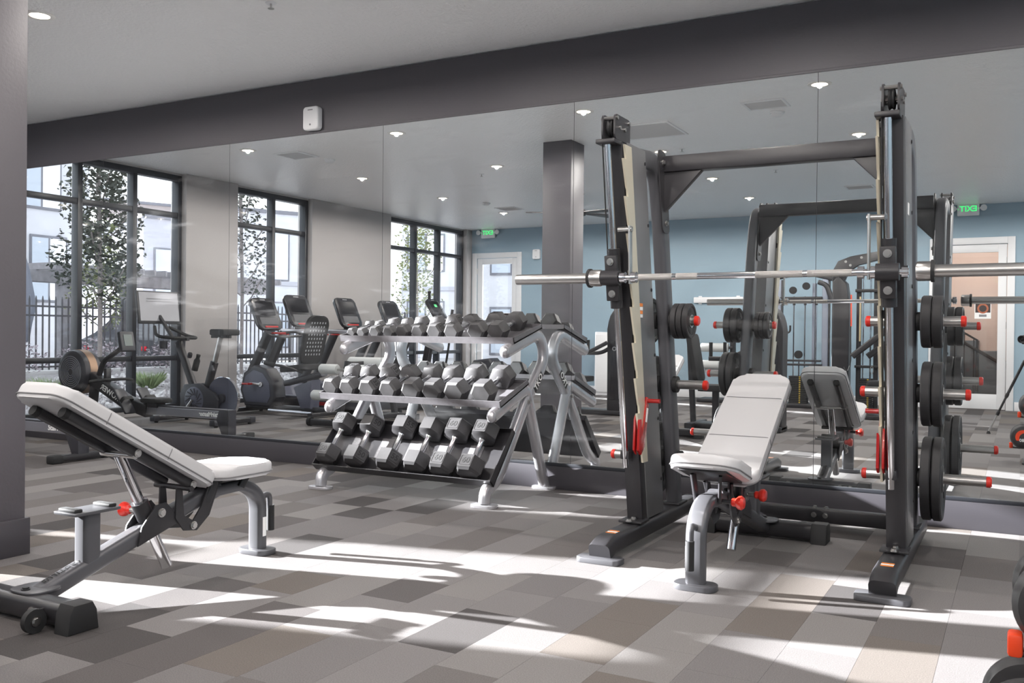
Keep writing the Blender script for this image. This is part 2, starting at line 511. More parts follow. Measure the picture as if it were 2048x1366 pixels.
# ---- windows
def window(n, W):
    root = bpy.data.objects.new('window_%d' % n, None); col.objects.link(root)
    root.location = (XL, (W[0] + W[-1]) / 2, 0.06); root['kind'] = 'structure'
    WORLD_M[root] = Matrix.Translation(root.location)
    z0, z1, zt, zs = 0.06, 3.025, 2.52, 0.70
    b = MB()
    for y in (W[0] - 0.03, W[-1] + 0.03): b.box((XL, y, (z0 + z1) / 2), (0.12, 0.06, z1 - z0), 0.004)
    for z in (z0 + 0.03, z1 - 0.035): b.box((XL, (W[0] + W[-1]) / 2, z), (0.12, W[0] - W[-1] - 0.12, 0.06 if z < 1 else 0.07), 0.004)
    obj('window_frame', b, BLACK_FRAME, root, world=True)
    for y in W[1:-1]:
        obj('mullion', MB().box((XL, y, (z0 + z1) / 2), (0.115, 0.062, z1 - z0 - 0.12), 0.004), BLACK_FRAME, root, world=True)
    for y0, y1 in zip(W, W[1:]):
        for z, h in ((zt, 0.062), (zs, 0.062)):
            obj('transom_bar', MB().box((XL, (y0 + y1) / 2, z), (0.10, y0 - y1 - 0.062, h), 0.004), BLACK_FRAME, root, world=True)
        for za, zb in ((z0, zs), (zs, zt), (zt, z1)):
            obj('pane', MB().box((XL - 0.01, (y0 + y1) / 2, (za + zb) / 2), (0.006, y0 - y1 - 0.06, zb - za - 0.06)), GLASS, root, world=True)
window(1, W1); window(2, W2); window(3, W3)

# ---- doors in the blue wall
def glazed_door(n, D, side, zb, inset, hinge_right):
    root = bpy.data.objects.new('door_%d' % n, None); col.objects.link(root)
    x0, x1, zt = D
    root.location = ((x0 + x1) / 2, YF, 0); root['kind'] = 'structure'; WORLD_M[root] = Matrix.Translation(root.location)
    b = MB()
    for xx, s_ in ((x0, -1), (x1, 1)):
        b.box((xx + s_ * 0.05, YF + 0.010, zt / 2 + 0.05), (0.10, 0.022, zt + 0.10), 0.004)
    b.box(((x0 + x1) / 2, YF + 0.010, zt + 0.05), (x1 - x0, 0.022, 0.10), 0.004)
    obj('door_casing', b, PAINT_WHITE, root, world=True)
    g0, g1, gz0, gz1 = x0 + inset, x1 - inset, zb, zt - inset
    b = MB()
    for xa, xb, za, zz in ((x0 + 0.006, g0, 0.01, zt - 0.006), (g1, x1 - 0.006, 0.01, zt - 0.006), (g0, g1, 0.01, gz0), (g0, g1, gz1, zt - 0.006)):
        b.box(((xa + xb) / 2, YF - 0.03, (za + zz) / 2), (xb - xa, 0.044, zz - za), 0.002)
    obj('door_leaf', b, PAINT_WHITE, root, world=True)
    obj('door_glass', MB().box(((g0 + g1) / 2, YF - 0.03, (gz0 + gz1) / 2), (g1 - g0, 0.008, gz1 - gz0)), GLASS, root, world=True)
    xx = x1 - 0.05 if side > 0 else x0 + 0.05
    b = MB().cyl((xx, YF - 0.008, 1.0), (xx, YF + 0.04, 1.0), 0.022); b.tube(fillet([(xx, YF + 0.035, 1.0), (xx - side * 0.11, YF + 0.035, 1.0)], 0.01), 0.009)
    obj('door_handle', b, STEEL, root, world=True)
    hx = x1 - 0.003 if hinge_right else x0 + 0.003
    for z in (0.25, 1.25, zt - 0.25):
        obj('hinge', MB().cyl((hx, YF - 0.002, z - 0.05), (hx, YF - 0.002, z + 0.05), 0.008, n=10), STEEL, root, world=True)
    return g0, g1, gz0, gz1
glazed_door(1, D1, 1, 0.25, 0.115, False)
glazed_door(2, D2, -1, 0.23, 0.12, True)

# ---- stair hall behind the right-hand door
HALL = mat('pink_beige_hall_paint', (206, 178, 164), 0.6)
b = MB(); b.box((-0.7, -12.1, 1.5), (4.0, 0.1, 3.2)); b.box((-2.65, -11.0, 1.5), (0.1, 2.2, 3.2)); b.box((1.25, -11.0, 1.5), (0.1, 2.2, 3.2))
struct('wall_stair_hall', b, HALL)
struct('ceiling_stair_hall', MB().box((-0.7, -11.0, 3.1), (4.0, 2.3, 0.1)), CEIL)
struct('floor_stair_hall', MB().box((-0.7, -11.03, -0.06), (4.0, 2.22, 0.1)), PLANKS[2])
st = thing('staircase', 'carpeted stair flight rising behind the glazed door on the right', 'stairs', (-0.6, -11.6, 0))
for k in range(8):
    obj('step', MB().box((0.6 - 0.27 * k, -11.65, 0.085 * (k + 1)), (0.27, 0.75, 0.17 * (k + 1)), 0.004), PLANKS[5], st, world=True)
IRON = mat('dark_iron', (58, 44, 36), 0.5)
rl = thing('stair_railing', 'dark iron stair railing with slim balusters behind the right door glass', 'railing', (-0.6, -11.2, 0))
def rz_(x): return 1.35 - (x + 1.4) * 0.62
obj('handrail', MB().rtube([(-1.75, -11.2, rz_(-1.75)), (0.35, -11.2, rz_(0.35))], 0.05, 0.05), IRON, rl, world=True)
obj('upper_rail', MB().rtube([(-1.75, -11.2, rz_(-1.75) + 0.16), (-0.62, -11.2, rz_(-0.62) + 0.16), (-0.62, -11.2, 0.2)], 0.035, 0.035), IRON, rl, world=True)
obj('lower_rail', MB().rtube([(-1.75, -11.2, rz_(-1.75) - 0.78), (-0.55, -11.2, rz_(-0.55) - 0.78)], 0.04, 0.04), IRON, rl, world=True)
for k in range(8):
    xx = -1.65 + k * 0.14
    obj('baluster', MB().box((xx, -11.2, rz_(xx) - 0.31), (0.018, 0.018, 0.94)), IRON, rl, world=True)
hl = thing('hall_fill_light', 'unseen round lamp added to light the stair hall', 'lamp', (-0.7, -11.0, 3.05))  # added lamp, out of view, brightens the hall behind the door glass
obj('lamp_body', MB().lathe([(0.0, 0), (0.14, 0), (0.15, -0.02), (0.12, -0.05), (0, -0.06)], (-0.7, -11.0, 3.05)), mat('hall_fill_glass', (250, 240, 225), 0.4, emit=(255, 238, 215), estr=3.0), hl, world=True)
ld = bpy.data.lights.new('hall_fill_lamp', 'AREA'); ld.shape = 'DISK'; ld.size = 0.3; ld.energy = 32; ld.color = LAMP_COLOR  # area light of the added hall lamp
lo = bpy.data.objects.new('hall_fill_lamp', ld); col.objects.link(lo); lo.location = (-0.7, -11.0, 2.97)

# ---- ceiling downlights
TRIM_W = mat('white_lamp_trim', (238, 236, 232), 0.4)
LENS = mat('warm_lamp_lens', (255, 246, 232), 0.4, emit=(255, 232, 205), estr=5.5)
# wide-beam luminaire: even intensity down to grazing angles, nothing above
LAMP_LIGHT = bpy.data.lights.new('downlight_lamp', 'POINT'); LAMP_LIGHT.energy = LAMP_POWER; LAMP_LIGHT.color = LAMP_COLOR
LAMP_LIGHT.shadow_soft_size = 0.018; LAMP_LIGHT.use_nodes = True
nt = LAMP_LIGHT.node_tree; em = nt.nodes['Emission']
l_tc = nt.nodes.new('ShaderNodeTexCoord'); l_sep = nt.nodes.new('ShaderNodeSeparateXYZ'); l_mr = nt.nodes.new('ShaderNodeMapRange')
l_mr.inputs['From Min'].default_value = -0.22; l_mr.inputs['From Max'].default_value = -0.06
l_mr.inputs['To Min'].default_value = 1.0; l_mr.inputs['To Max'].default_value = 0.0
nt.links.new(l_tc.outputs['Normal'], l_sep.inputs['Vector']); nt.links.new(l_sep.outputs['Z'], l_mr.inputs['Value'])
nt.links.new(l_mr.outputs['Result'], em.inputs['Strength'])
def downlight(x, y, label):
    t = thing('ceiling_downlight', label, 'ceiling light', (x, y, H), 0, 'recessed downlights in a grid on the ceiling')
    obj('trim_ring', MB().lathe([(0.062, -0.002), (0.062, -0.006), (0.085, -0.008), (0.092, -0.004), (0.092, 0.0)], n=28), TRIM_W, t)
    obj('lens', MB().lathe([(0, -0.0035), (0.062, -0.0035), (0.062, 0.0)], n=28), LENS, t)
    o = bpy.data.objects.new('downlight_lamp', LAMP_LIGHT); col.objects.link(o); o.parent = t; o.location = (0, 0, -0.014)
    return t
rows = {-1.93: 'nearest the mirror wall', -3.96: 'second from the mirror', -5.88: 'mid gym', -7.72: 'nearest the blue wall'}
cols_ = {-7.52: 'above the cardio machines', -5.51: 'left of the dark column', -3.46: 'right of the dark column', -1.42: 'above the smith machine', 0.62: 'out of view right of the camera, added for light there', 2.4: 'out of view beside the right-hand wall, added for light there'}  # last two columns lie out of view, added to light the right side
for y, ry in rows.items():
    for x, cx_ in cols_.items():
        downlight(x, y, 'round downlight %s, in the row %s' % (cx_, ry))
# ------------------------------------------------------------------ outside the windows
struct('ground_outside', MB().box((-45, -25, -0.11), (69.5, 110, 0.1)), mat('asphalt_ground', (150, 148, 148), 0.9, noise=0.1, nscale=3))
# rising rock bed
ROCK = [mat('rock_%d' % i, c, 0.85, noise=0.2, nscale=30) for i, c in enumerate([(168, 164, 166), (140, 136, 138), (190, 187, 188)])]
def bed_z(x): return -0.04 + max(0, min(1, (-9.9 - x) / 4.6)) * 0.32
bm_ = MB()
pts = [(-9.72, -0.06), (-9.72, -0.03), (-14.6, 0.27), (-15.0, 0.27), (-15.0, -0.06)]
bm_.prism([(p[0], p[1]) for p in pts], 'y', -16, 2)
struct('ground_rock_bed', bm_, mat('gravel_soil', (150, 146, 147), 0.95, noise=0.25, nscale=25, bump=0.6, bscale=30))
b = MB(); fm = []
PLANTS = ((-12.2, -4.55, 0.3), (-11.6, -2.4, 0.34), (-13.6, -7.2, 0.3), (-12.7, -4.02, 0.2), (-13.2, -7.55, 0.2))
for k in range(2600):
    x = -9.8 - 4.6 * random.random(); y = 0.5 - 11.5 * random.random()
    if any(math.hypot(x - p[0], y - p[1]) < p[2] for p in PLANTS): continue
    if x < -13.75 and any(abs(y - q) < 0.9 for q in (-3.4, -5.2, -6.9)): continue
    s_ = 0.03 + 0.05 * random.random()
    M = Matrix.Translation((x, y, bed_z(x) + s_ * 0.3)) @ Euler((random.random() * 6, random.random() * 6, random.random() * 6)).to_matrix().to_4x4() @ Matrix.Diagonal((s_, s_ * (0.6 + 0.5 * random.random()), s_ * 0.6, 1))
    r = bmesh.ops.create_icosphere(b.bm, subdivisions=1, radius=1.0, matrix=M)
    n = len({f for v in r['verts'] for f in v.link_faces}); fm += [random.randrange(3)] * n
me = b.mesh('landscape_rocks', smooth=False)
for m_ in ROCK: me.materials.append(m_)
for i, p in enumerate(me.polygons): p.material_index = fm[i] if i < len(fm) else 0
tagged(obj('landscape_rocks', me, None), 'loose grey landscape rocks covering the bed outside the windows', 'rocks', kind='stuff')
struct('kerb', MB().box((-14.75, -6, 0.28), (0.25, 20, 0.12), 0.02), mat('kerb_concrete', (190, 188, 188), 0.8))

# picket fence
FENCE = mat('bronze_fence_paint', (66, 62, 66), 0.5)
fn = thing('picket_fence', 'dark iron picket fence with pointed tops outside the windows', 'fence', (-15.0, -6, 0.27))
pk = MB().prism([(-0.011, 0.0), (0.011, 0.0), (0.011, 1.30), (0.0, 1.36), (-0.011, 1.30)], 'x', -0.011, 0.011).mesh('picket', smooth=False)
pk.materials.append(FENCE)
for k in range(115):
    o = bpy.data.objects.new('picket', pk); col.objects.link(o); o.parent = fn; o.location = (0, 4.5 - 0.125 * k, 0.0)
for z in (0.12, 1.02, 1.18):
    obj('fence_rail', MB().box((0, -2.7, z), (0.03, 14.5, 0.032)), FENCE, fn)
for k in range(7):
    obj('fence_post', MB().box((0, 4.3 - 2.3 * k, 0.66), (0.06, 0.06, 1.38), 0.005), FENCE, fn)

# low shrubs and grass tufts
def leaf_cloud(n, c, rad, ls, flat=0.5):
    b = MB(); c = Vector(c)
    for k in range(n):
        while True:
            q = Vector((random.uniform(-1, 1), random.uniform(-1, 1), random.uniform(-1, 1)))
            if q.length < 1: break
        q = Vector((q.x * rad[0], q.y * rad[1], q.z * rad[2])) + c
        s_ = ls * random.uniform(0.6, 1.3)
        R_ = Euler((random.uniform(-1, 1), random.uniform(-1, 1), random.random() * 6.28)).to_matrix()
        v = [b.bm.verts.new(q + R_ @ Vector(p)) for p in ((0, -s_, 0), (s_ * 0.55, 0, s_ * 0.12), (0, s_, 0), (-s_ * 0.55, 0, s_ * 0.12))]
        b.bm.faces.new((v[0], v[1], v[2])); b.bm.faces.new((v[0], v[2], v[3]))
    return b
LEAF = mat('maple_leaf_green', (58, 62, 52), 0.6, noise=0.35, nscale=3)
LEAF2 = mat('pale_leaf_green', (118, 124, 82), 0.6, noise=0.3, nscale=3)
BARK = mat('grey_bark', (128, 120, 118), 0.8, noise=0.2, nscale=30)
def blades(n, c, r, h):
    b = MB()
    for k in range(n):
        a = random.random() * 6.28; q = r * math.sqrt(random.random()) * 0.4
        p0 = Vector((c[0] + q * math.cos(a), c[1] + q * math.sin(a), c[2]))
        tip = p0 + Vector((math.cos(a) * r * random.random(), math.sin(a) * r * random.random(), h * random.uniform(0.6, 1)))
        sd_ = Vector((-math.sin(a), math.cos(a), 0)) * 0.006
        v = [b.bm.verts.new(p) for p in (p0 - sd_, p0 + sd_, (p0 + tip) / 2 + sd_ + Vector((0, 0, 0.03)), tip)]
        b.bm.faces.new(v)
    return b
GRASS = mat('tuft_grass_green', (126, 142, 100), 0.7, noise=0.3, nscale=8)
for i, (x, y, r, h, lab) in enumerate(((-12.2, -4.55, 0.26, 0.30, 'green grass tuft in the rock bed, right of the rower screen'), (-11.6, -2.4, 0.30, 0.34, 'green grass tuft in the rock bed beside the dark column'), (-13.6, -7.2, 0.25, 0.3, 'green grass tuft in the rock bed outside the middle window'))):
    tagged(obj('grass_tuft', blades(260, (x, y, bed_z(x)), r, h), GRASS), lab, 'plant', 'grass tufts in the rock bed')
SHRUB = mat('grey_shrub_twigs', (150, 140, 146), 0.8, noise=0.3, nscale=10)
for i, (x, y, lab) in enumerate(((-14.2, -3.4, 'twiggy grey shrub in front of the fence, near the closed umbrella'), (-14.3, -5.2, 'twiggy grey shrub in front of the fence, below the young maple'), (-14.2, -6.9, 'twiggy grey shrub in front of the fence, behind the spin bike screen'))):
    tagged(obj('twiggy_shrub', leaf_cloud(700, (x, y, bed_z(x) + 0.30), (0.35, 0.8, 0.32), 0.035), SHRUB), lab, 'shrub', 'twiggy shrubs by the fence')

def tree(x, y, h, spread, z0, lab, nl, m_leaf, cat='tree', ls=0.06, low=0.28):
    t = thing('young_tree', lab, 'tree', (x, y, z0 - 0.06), 0, 'young trees outside the windows')
    tr = MB().tube([(0, 0, 0), (0.02, 0.01, h * 0.35), (-0.02, 0.03, h * 0.7), (0, 0, h)], 0.035, 8)
    tips = []
    for k in range(14):
        z = h * (low + 0.62 * k / 14); a = k * 2.4
        L = spread * (1.0 - 0.55 * k / 14)
        e = Vector((math.cos(a) * L, math.sin(a) * L, z + L * 1.1))
        tr.tube([(0, 0, z), (e.x * 0.5, e.y * 0.5, z + L * 0.4), e], 0.012, 5); tips.append(e); tips.append(e * 0.6 + Vector((0, 0, z * 0.4)))
    obj('trunk', tr, BARK, t)
    lv = MB()
    per = max(1, nl // len(tips))
    for e in tips:
        c = leaf_cloud(per, e, (spread * 0.45, spread * 0.45, h * 0.10), ls)
        me = bpy.data.meshes.new('t'); c.bm.to_mesh(me); c.bm.free(); lv.bm.from_mesh(me); bpy.data.meshes.remove(me)
    obj('foliage', lv, m_leaf, t, kind='stuff')
tree(-12.7, -4.02, 4.6, 0.55, bed_z(-12.7), 'slender young maple with dense dark leaves outside the left window', 3400, LEAF, ls=0.05)
tree(-13.2, -7.55, 4.9, 0.5, bed_z(-13.2), 'slender young tree with sparse leaves outside the two-pane window', 1100, LEAF, ls=0.045)
tree(-12.6, -12.6, 4.4, 0.5, 0.0, 'pale leafed young tree outside the window by the blue wall', 1500, LEAF2, ls=0.045)
tree(-16.6, -7.0, 3.6, 0.5, 0.0, 'yellowing young tree in front of the white building with windows', 1300, LEAF2, ls=0.05)

# pergola
WOODG = mat('weathered_pergola_wood', (140, 136, 140), 0.8, noise=0.15, nscale=8)
pg = thing('pergola', 'weathered grey timber pergola beyond the fence', 'pergola', (-19.0, -10.2, 0))
for y in (-7.9, -9.6, -11.9): obj('post', MB().box((-19.0, y, 1.05), (0.28, 0.28, 2.1), 0.01), WOODG, pg, world=True)
for dx in (-0.17, 0.17): obj('beam', MB().box((-19.0 + dx, -10.6, 2.22), (0.07, 7.4, 0.26), 0.01), WOODG, pg, world=True)
for k in range(22): obj('rafter', MB().box((-19.5, -7.1 - 0.33 * k, 2.42), (2.6, 0.05, 0.14)), WOODG, pg, world=True)
for y in (-7.9, -11.9): obj('post', MB().box((-21.2, y, 1.05), (0.28, 0.28, 2.1), 0.01), WOODG, pg, world=True)

# closed umbrella
um = thing('closed_umbrella', 'folded grey patio umbrella standing beyond the fence', 'umbrella', (-16.2, -5.02, -0.06))
b = MB().lathe([(0.0, 2.60), (0.05, 2.52), (0.13, 2.2), (0.24, 1.55), (0.17, 1.2), (0.13, 0.9), (0.05, 0.82)], n=14)
for i, v in enumerate(b.bm.verts):
    a = math.atan2(v.co.y, v.co.x); f = 1 + 0.18 * math.cos(a * 5); v.co.x *= f; v.co.y *= f
obj('canopy', b, mat('blue_grey_canvas', (120, 122, 134), 0.8), um)
obj('pole', MB().cyl((0, 0, 0), (0, 0, 2.6), 0.025), FENCE, um)
obj('base', MB().box((0, 0, 0.04), (0.6, 0.6, 0.08), 0.01), FENCE, um)

# buildings
BW = mat('white_stucco', (196, 196, 202), 0.8, noise=0.04, nscale=2)
BG = mat('pale_grey_stucco', (170, 170, 178), 0.8)
BT = mat('taupe_stucco', (158, 148, 147), 0.8)
WFR = mat('grey_window_trim', (110, 110, 118), 0.5)
WGL = mat('building_window_glass', (176, 184, 196), 0.15)
BLIND = mat('white_blinds', (226, 228, 232), 0.7)
def building(lab, loc, rz, width, depth, h, m, wins, band=None, doors=()):
    """local frame: front face at x = 0 looking towards +x, y across; wins: (y, z, w, h)"""
    t = thing('apartment_building', lab, 'building', (loc[0], loc[1], -0.06), rz)
    P_ = lambda n, mm, mb, p=None: obj(n, mb, mm, p or t)
    P_('wall', m, MB().box((-depth / 2, 0, h / 2), (depth, width, h)))
    P_('parapet', WFR, MB().box((-depth / 2, 0, h + 0.08), (depth + 0.16, width + 0.16, 0.16)))
    if band: P_('band', BG if m is BW else BW, MB().box((0.02, 0, band), (0.08, width, 0.18)))
    for y, z, w, hh in wins:
        f = P_('window', WFR, MB().box((0.01, y, z), (0.08, w, hh), 0.01))
        if w > 0.9:
            for s_ in (-1, 1): P_('pane', BLIND if s_ < 0 else WGL, MB().box((0.045, y + s_ * w * 0.24, z), (0.02, w * 0.43, hh - 0.16)), f)
        else: P_('pane', WGL, MB().box((0.045, y, z), (0.02, w - 0.14, hh - 0.14)), f)
    for y, z, w in doors:
        k = P_('balcony_opening', WFR, MB().box((0.01, y, z), (0.08, w, 2.1)))
        P_('balcony_door', BLIND, MB().box((0.055, y, z), (0.03, w * 0.45, 1.9)), k)
        r = P_('balcony_rail', WFR, MB().box((0.55, y, z + 0.05), (0.04, w + 0.3, 0.05)))
        for q in range(9): P_('baluster', WFR, MB().box((0.55, y - w / 2 + q * w / 8, z - 0.45), (0.03, 0.03, 1.0)), r)
        P_('balcony_slab', BW, MB().box((0.3, y, z - 1.0), (0.7, w + 0.4, 0.15)))
building('white building with framed windows behind the pergola on the far left', (-25.5, -12.0), 0.0, 2.8, 9, 8.0, BW,
         [(0.25, 5.6, 1.3, 1.9), (0.0, 2.9, 1.2, 2.0)])
building('low unseen wing left of the white building, added to block low sun', (-25.5, -8.95), 0.0, 2.75, 9, 5.9, BW, [(0.0, 3.0, 1.2, 1.9)])  # unseen wing, height set to stop low sun through the middle window
building('taller unseen building wing farthest left, added to shade the left window', (-25.6, -4.2), 0.0, 6.3, 9, 6.6, BW, [(-1.5, 3.0, 1.2, 1.9), (1.5, 3.0, 1.2, 1.9)])  # out of view, sized to shade the lower part of the left window
building('pale building with one narrow window seen right of the young maple', (-29.0, -20.0), 0.3, 2.8, 6, 5.4, BG, [(0.6, 3.3, 0.8, 2.0)])
building('white two-storey block with a grey band seen through the two-pane window', (-27.5, -26.3), 0.5, 7.0, 8, 6.2, BW,
         [(1.6, 4.4, 0.8, 2.2), (1.6, 1.4, 0.8, 2.0), (-1.5, 4.4, 1.2, 1.6)], band=3.2)
building('taupe block behind sparse tree seen through the two-pane window', (-44, -33), 0.4, 8.0, 8, 8.4, BT, [(1.0, 5.6, 1.2, 1.8), (1.0, 2.0, 1.2, 1.8)])
building('white apartment block with balconies seen through the window by the blue wall', (-19.8, -30.5), 1.15, 10.0, 8, 6.9, BW,
         [(3.9, 4.7, 1.7, 1.7), (3.9, 1.7, 1.7, 1.7), (1.2, 4.7, 1.4, 1.7), (1.2, 1.7, 1.4, 1.7)], band=3.1, doors=((-2.3, 4.5, 1.6), (-2.3, 1.4, 1.6)))
building('white building wing with paired windows behind the left glazed door', (-13.6, -21.5), 1.35, 4.6, 6, 6.8, BW,
         [(1.2, 3.9, 1.5, 1.7), (1.2, 1.2, 1.5, 1.6), (-1.2, 3.9, 1.5, 1.7), (-1.2, 1.2, 1.5, 1.6)])
# parked cars beyond the fence
def car(x, y, rz, label, paint):
    t = thing('parked_car', label, 'car', (x, y, -0.06), rz)
    prof = [(-2.2, 0.35), (-2.2, 0.8), (-1.5, 0.95), (-0.9, 1.42), (0.9, 1.45), (1.6, 0.98), (2.2, 0.9), (2.25, 0.35)]
    bo = obj('body', MB().prism(prof, 'y', -0.85, 0.85, 0.06), paint, t)
    obj('side_glass', MB().prism([(-1.3, 0.98), (-0.82, 1.36), (0.82, 1.38), (1.35, 1.0)], 'y', -0.86, 0.86), SCREEN_DARK, t)
    for sx in (-1.35, 1.4):
        for sy in (-0.78, 0.78): obj('wheel', MB().cyl((sx, sy - 0.1, 0.33), (sx, sy + 0.1, 0.33), 0.33, n=18), RUBBER, t)
    for sy in (-0.65, 0.65): obj('tail_light', MB().box((2.24, sy, 0.72), (0.05, 0.12, 0.10), 0.02), mat('red_tail_light', (214, 30, 50), 0.2), t)
car(-17.6, -9.6, 1.2, 'dark parked car with red tail light behind the fence, left', mat('dark_car_paint', (70, 70, 76), 0.2))
car(-23.5, -14.0, 0.9, 'white parked car beyond the pergola', mat('white_car_paint', (230, 230, 232), 0.2))
# ------------------------------------------------------------------ smith machine (leans about 7 degrees towards the camera)
def yf(z): return -1.285 - 0.177 * (z - 0.1)       # front face of the guide columns
def ypost(z): return -0.967 + (1.55 - z) * 0.20   # rear posts
sm = thing('smith_machine', 'black smith machine with leaning guide columns and weight pegs before the mirror', 'smith machine', (-1.08, -1.0, 0))
def smith_side(xc, inner):
    """xc: centre of the frame side, inner: +1 when the lifting space lies towards +X"""
    s_ = inner
    # base rail, foot plate
    path = [(xc, -1.74, 0.075), (xc, -0.36, 0.075)]
    obj('base_rail', MB().rtube(fillet([(xc, -1.735, 0.045), (xc, -1.66, 0.072), (xc, -0.36, 0.072)], 0.05), 0.105, 0.085, 0.022), POWDER_BLACK, sm, world=True)
    pl = obj('foot_plate', MB().prism([(xc + a, -1.725 + c) for a, c in rrect(0.215, 0.10, 0.03, 4)], 'z', 0.0, 0.026, 0.004), POWDER_GREY, sm, world=True)
    obj('base_plate', MB().box((xc, -1.30, 0.122), (0.12, 0.12, 0.012), 0.003), POWDER_BLACK, sm, world=True)
    for dy in (-0.045, 0.02): obj('bolt', bolt((xc, -1.325 + dy, 0.128), (0, 0, 1), 0.012, 0.012), STEEL, sm, world=True)
    # column: dark guide channel in front, pewter shroud behind
    w = 0.04
    ch = [(yf(0.12), 0.12), (yf(0.12) + 0.07, 0.12), (yf(1.955) + 0.07, 1.955), (yf(1.955), 1.955)]
    obj('guide_channel', MB().prism(ch, 'x', xc - w, xc + w, 0.003), POWDER_BLACK, sm, world=True)
    sh = [(yf(0.12) + 0.071, 0.12), (-0.975, 0.12), (-1.313, 1.965), (yf(1.955) + 0.071, 1.965)]
    shr = obj('shroud', MB().prism(sh, 'x', xc - w - 0.003, xc + w + 0.003, 0.004), SHROUD_GREY, sm, world=True)
    for z in (0.3, 0.62, 0.95, 1.28, 1.6, 1.90):
        yb = -0.975 - (z - 0.12) * 0.183 - 0.018
        for sx in (-1, 1):
            obj('shroud_screw', bolt((xc + sx * (w + 0.003), yb, z), (sx, 0, 0), 0.007, 0.004), POWDER_BLACK, shr, world=True)
    # guide rod and cable
    xr_ = xc - 0.012
    obj('guide_rod', MB().cyl((xr_, yf(0.40) - 0.050, 0.40), (xr_, yf(1.94) - 0.050, 1.94), 0.0155), CHROME, sm, world=True)
    obj('rod_cap', MB().box((xr_, yf(1.95) - 0.035, 1.95), (0.095, 0.10, 0.02), 0.003), POWDER_BLACK, sm, world=True)
    obj('rod_bracket', MB().box((xr_, yf(0.5) - 0.03, 0.46), (0.045, 0.05, 0.04), 0.004), POWDER_BLACK, sm, world=True)
    obj('cable', MB().tube([(xr_ - 0.028, yf(1.42) - 0.06, 1.42), (xr_ - 0.022, yf(2.0) - 0.06, 2.0)], 0.0035, 6), GRIP_RUBBER, sm, world=True)
    # pulley housing on top
    yc = yf(1.95) + 0.02
    for dx in (-0.030, 0.030):
        q = rrect(0.19, 0.115, 0.022, 3)
        obj('pulley_plate', MB().prism([(yc + a, 2.018 + c) for a, c in q], 'x', xc + dx - 0.004, xc + dx + 0.004), POWDER_BLACK, sm, world=True)
    obj('pulley_wheel', MB().lathe([(0.0, -0.012), (0.042, -0.012), (0.045, -0.009), (0.038, 0), (0.045, 0.009), (0.042, 0.012), (0, 0.012)], (xc, yc - 0.045, 2.018), (1, 0, 0), 20), GRIP_RUBBER, sm, world=True)
    for a, c in ((-0.075, 0.04), (-0.04, 0.0), (0.02, 0.0), (0.075, 0.04)):
        obj('pulley_bolt', MB().cyl((xc - 0.042, yc + a, 2.018 + c), (xc + 0.042, yc + a, 2.018 + c), 0.009, n=8), STEEL, sm, world=True)
    # carriage on the guide rod
    z0 = 1.32; yc = yf(z0) - 0.053
    cr = obj('carriage_sleeve', MB().cyl((xr_, yf(1.18) - 0.050, 1.18), (xr_, yf(1.46) - 0.050, 1.46), 0.030), POWDER_BLACK, sm, world=True)
    obj('carriage_block', MB().box((xr_, yc - 0.03, z0), (0.062, 0.035, 0.215), 0.004, Euler((math.radians(10), 0, 0))), POWDER_BLACK, sm, world=True)
    for z in (1.245, 1.395):
        yy = yc - 0.03 - 0.0175 + (z0 - z) * 0.177
        obj('carriage_bolt', bolt((xr_, yy, z), (0, -1, -0.1), 0.013, 0.014), STEEL, sm, world=True)
    obj('bar_bearing', MB().cyl((xr_ - 0.045, yc - 0.052, z0), (xr_ + 0.045, yc - 0.052, z0), 0.036), POWDER_BLACK, sm, world=True)
    # toothed catch plate on the inner side
    xp = xc + s_ * (w + 0.016)
    front = []
    zt = 1.985
    n = 9; pitch = 0.172
    pts = [(yf(1.94) + 0.065, 1.94), (yf(1.94) - 0.02, 1.94)]
    z = 1.885
    while z > 0.60:
        pts += [(yf(z) - 0.012, z), (yf(z - 0.012) - 0.012, z - 0.012), (yf(z - 0.012) - 0.046, z - 0.012), (yf(z - 0.14) - 0.020, z - 0.140), (yf(z - 0.150) - 0.012, z - 0.150)]
        z -= pitch
    pts += [(yf(0.42) + 0.0, 0.42), (yf(0.42) + 0.065, 0.42)]
    obj('catch_plate', MB().prism(pts, 'x', xp - 0.005, xp + 0.005), CATCH, sm, world=True)
    for z in (0.55, 1.15, 1.75, 1.90):
        obj('catch_spacer', MB().box(((xp + xc + s_ * w) / 2, yf(z) + 0.03, z), (abs(xp - xc - s_ * w), 0.03, 0.035)), POWDER_BLACK, sm, world=True)
    # bar hook lever
    xh = xc + s_ * 0.085
    hk = obj('hook_lever', MB().rtube([(xh, yc - 0.047, z0 - 0.03), (xh, yc - 0.060, z0 + 0.24)], 0.010, 0.034, 0.004), STEEL, sm, world=True)
    obj('hook_pin', MB().cyl((xh - s_ * 0.06, yc - 0.058, z0 + 0.225), (xh + s_ * 0.01, yc - 0.058, z0 + 0.225), 0.012, n=12), STEEL, hk, world=True)
    # warning stickers
    for k in range(4):
        obj('warning_sticker', MB().box((xc + s_ * (w + 0.0036), yf(1.2) + 0.13, 1.20 - 0.018 * k), (0.001, 0.045, 0.016)), ORANGE_PRINT if k % 2 == 0 else WHITE_PRINT, shr, world=True)
    # red safety stop
    a = obj('safety_stop', MB().prism([(yf(.6) - 0.055, 0.49), (yf(.6) - 0.02, 0.465), (yf(.6) + 0.03, 0.50), (yf(.6) + 0.055, 0.60), (yf(.6) + 0.085, 0.735), (yf(.6) + 0.055, 0.745), (yf(.6) + 0.02, 0.62), (yf(.6) - 0.01, 0.555), (yf(.6) - 0.02, 0.64), (yf(.6) - 0.045, 0.64)], 'x', xp + s_ * 0.008 - 0.006, xp + s_ * 0.008 + 0.006, 0.002), RED_PAINT, sm, world=True)
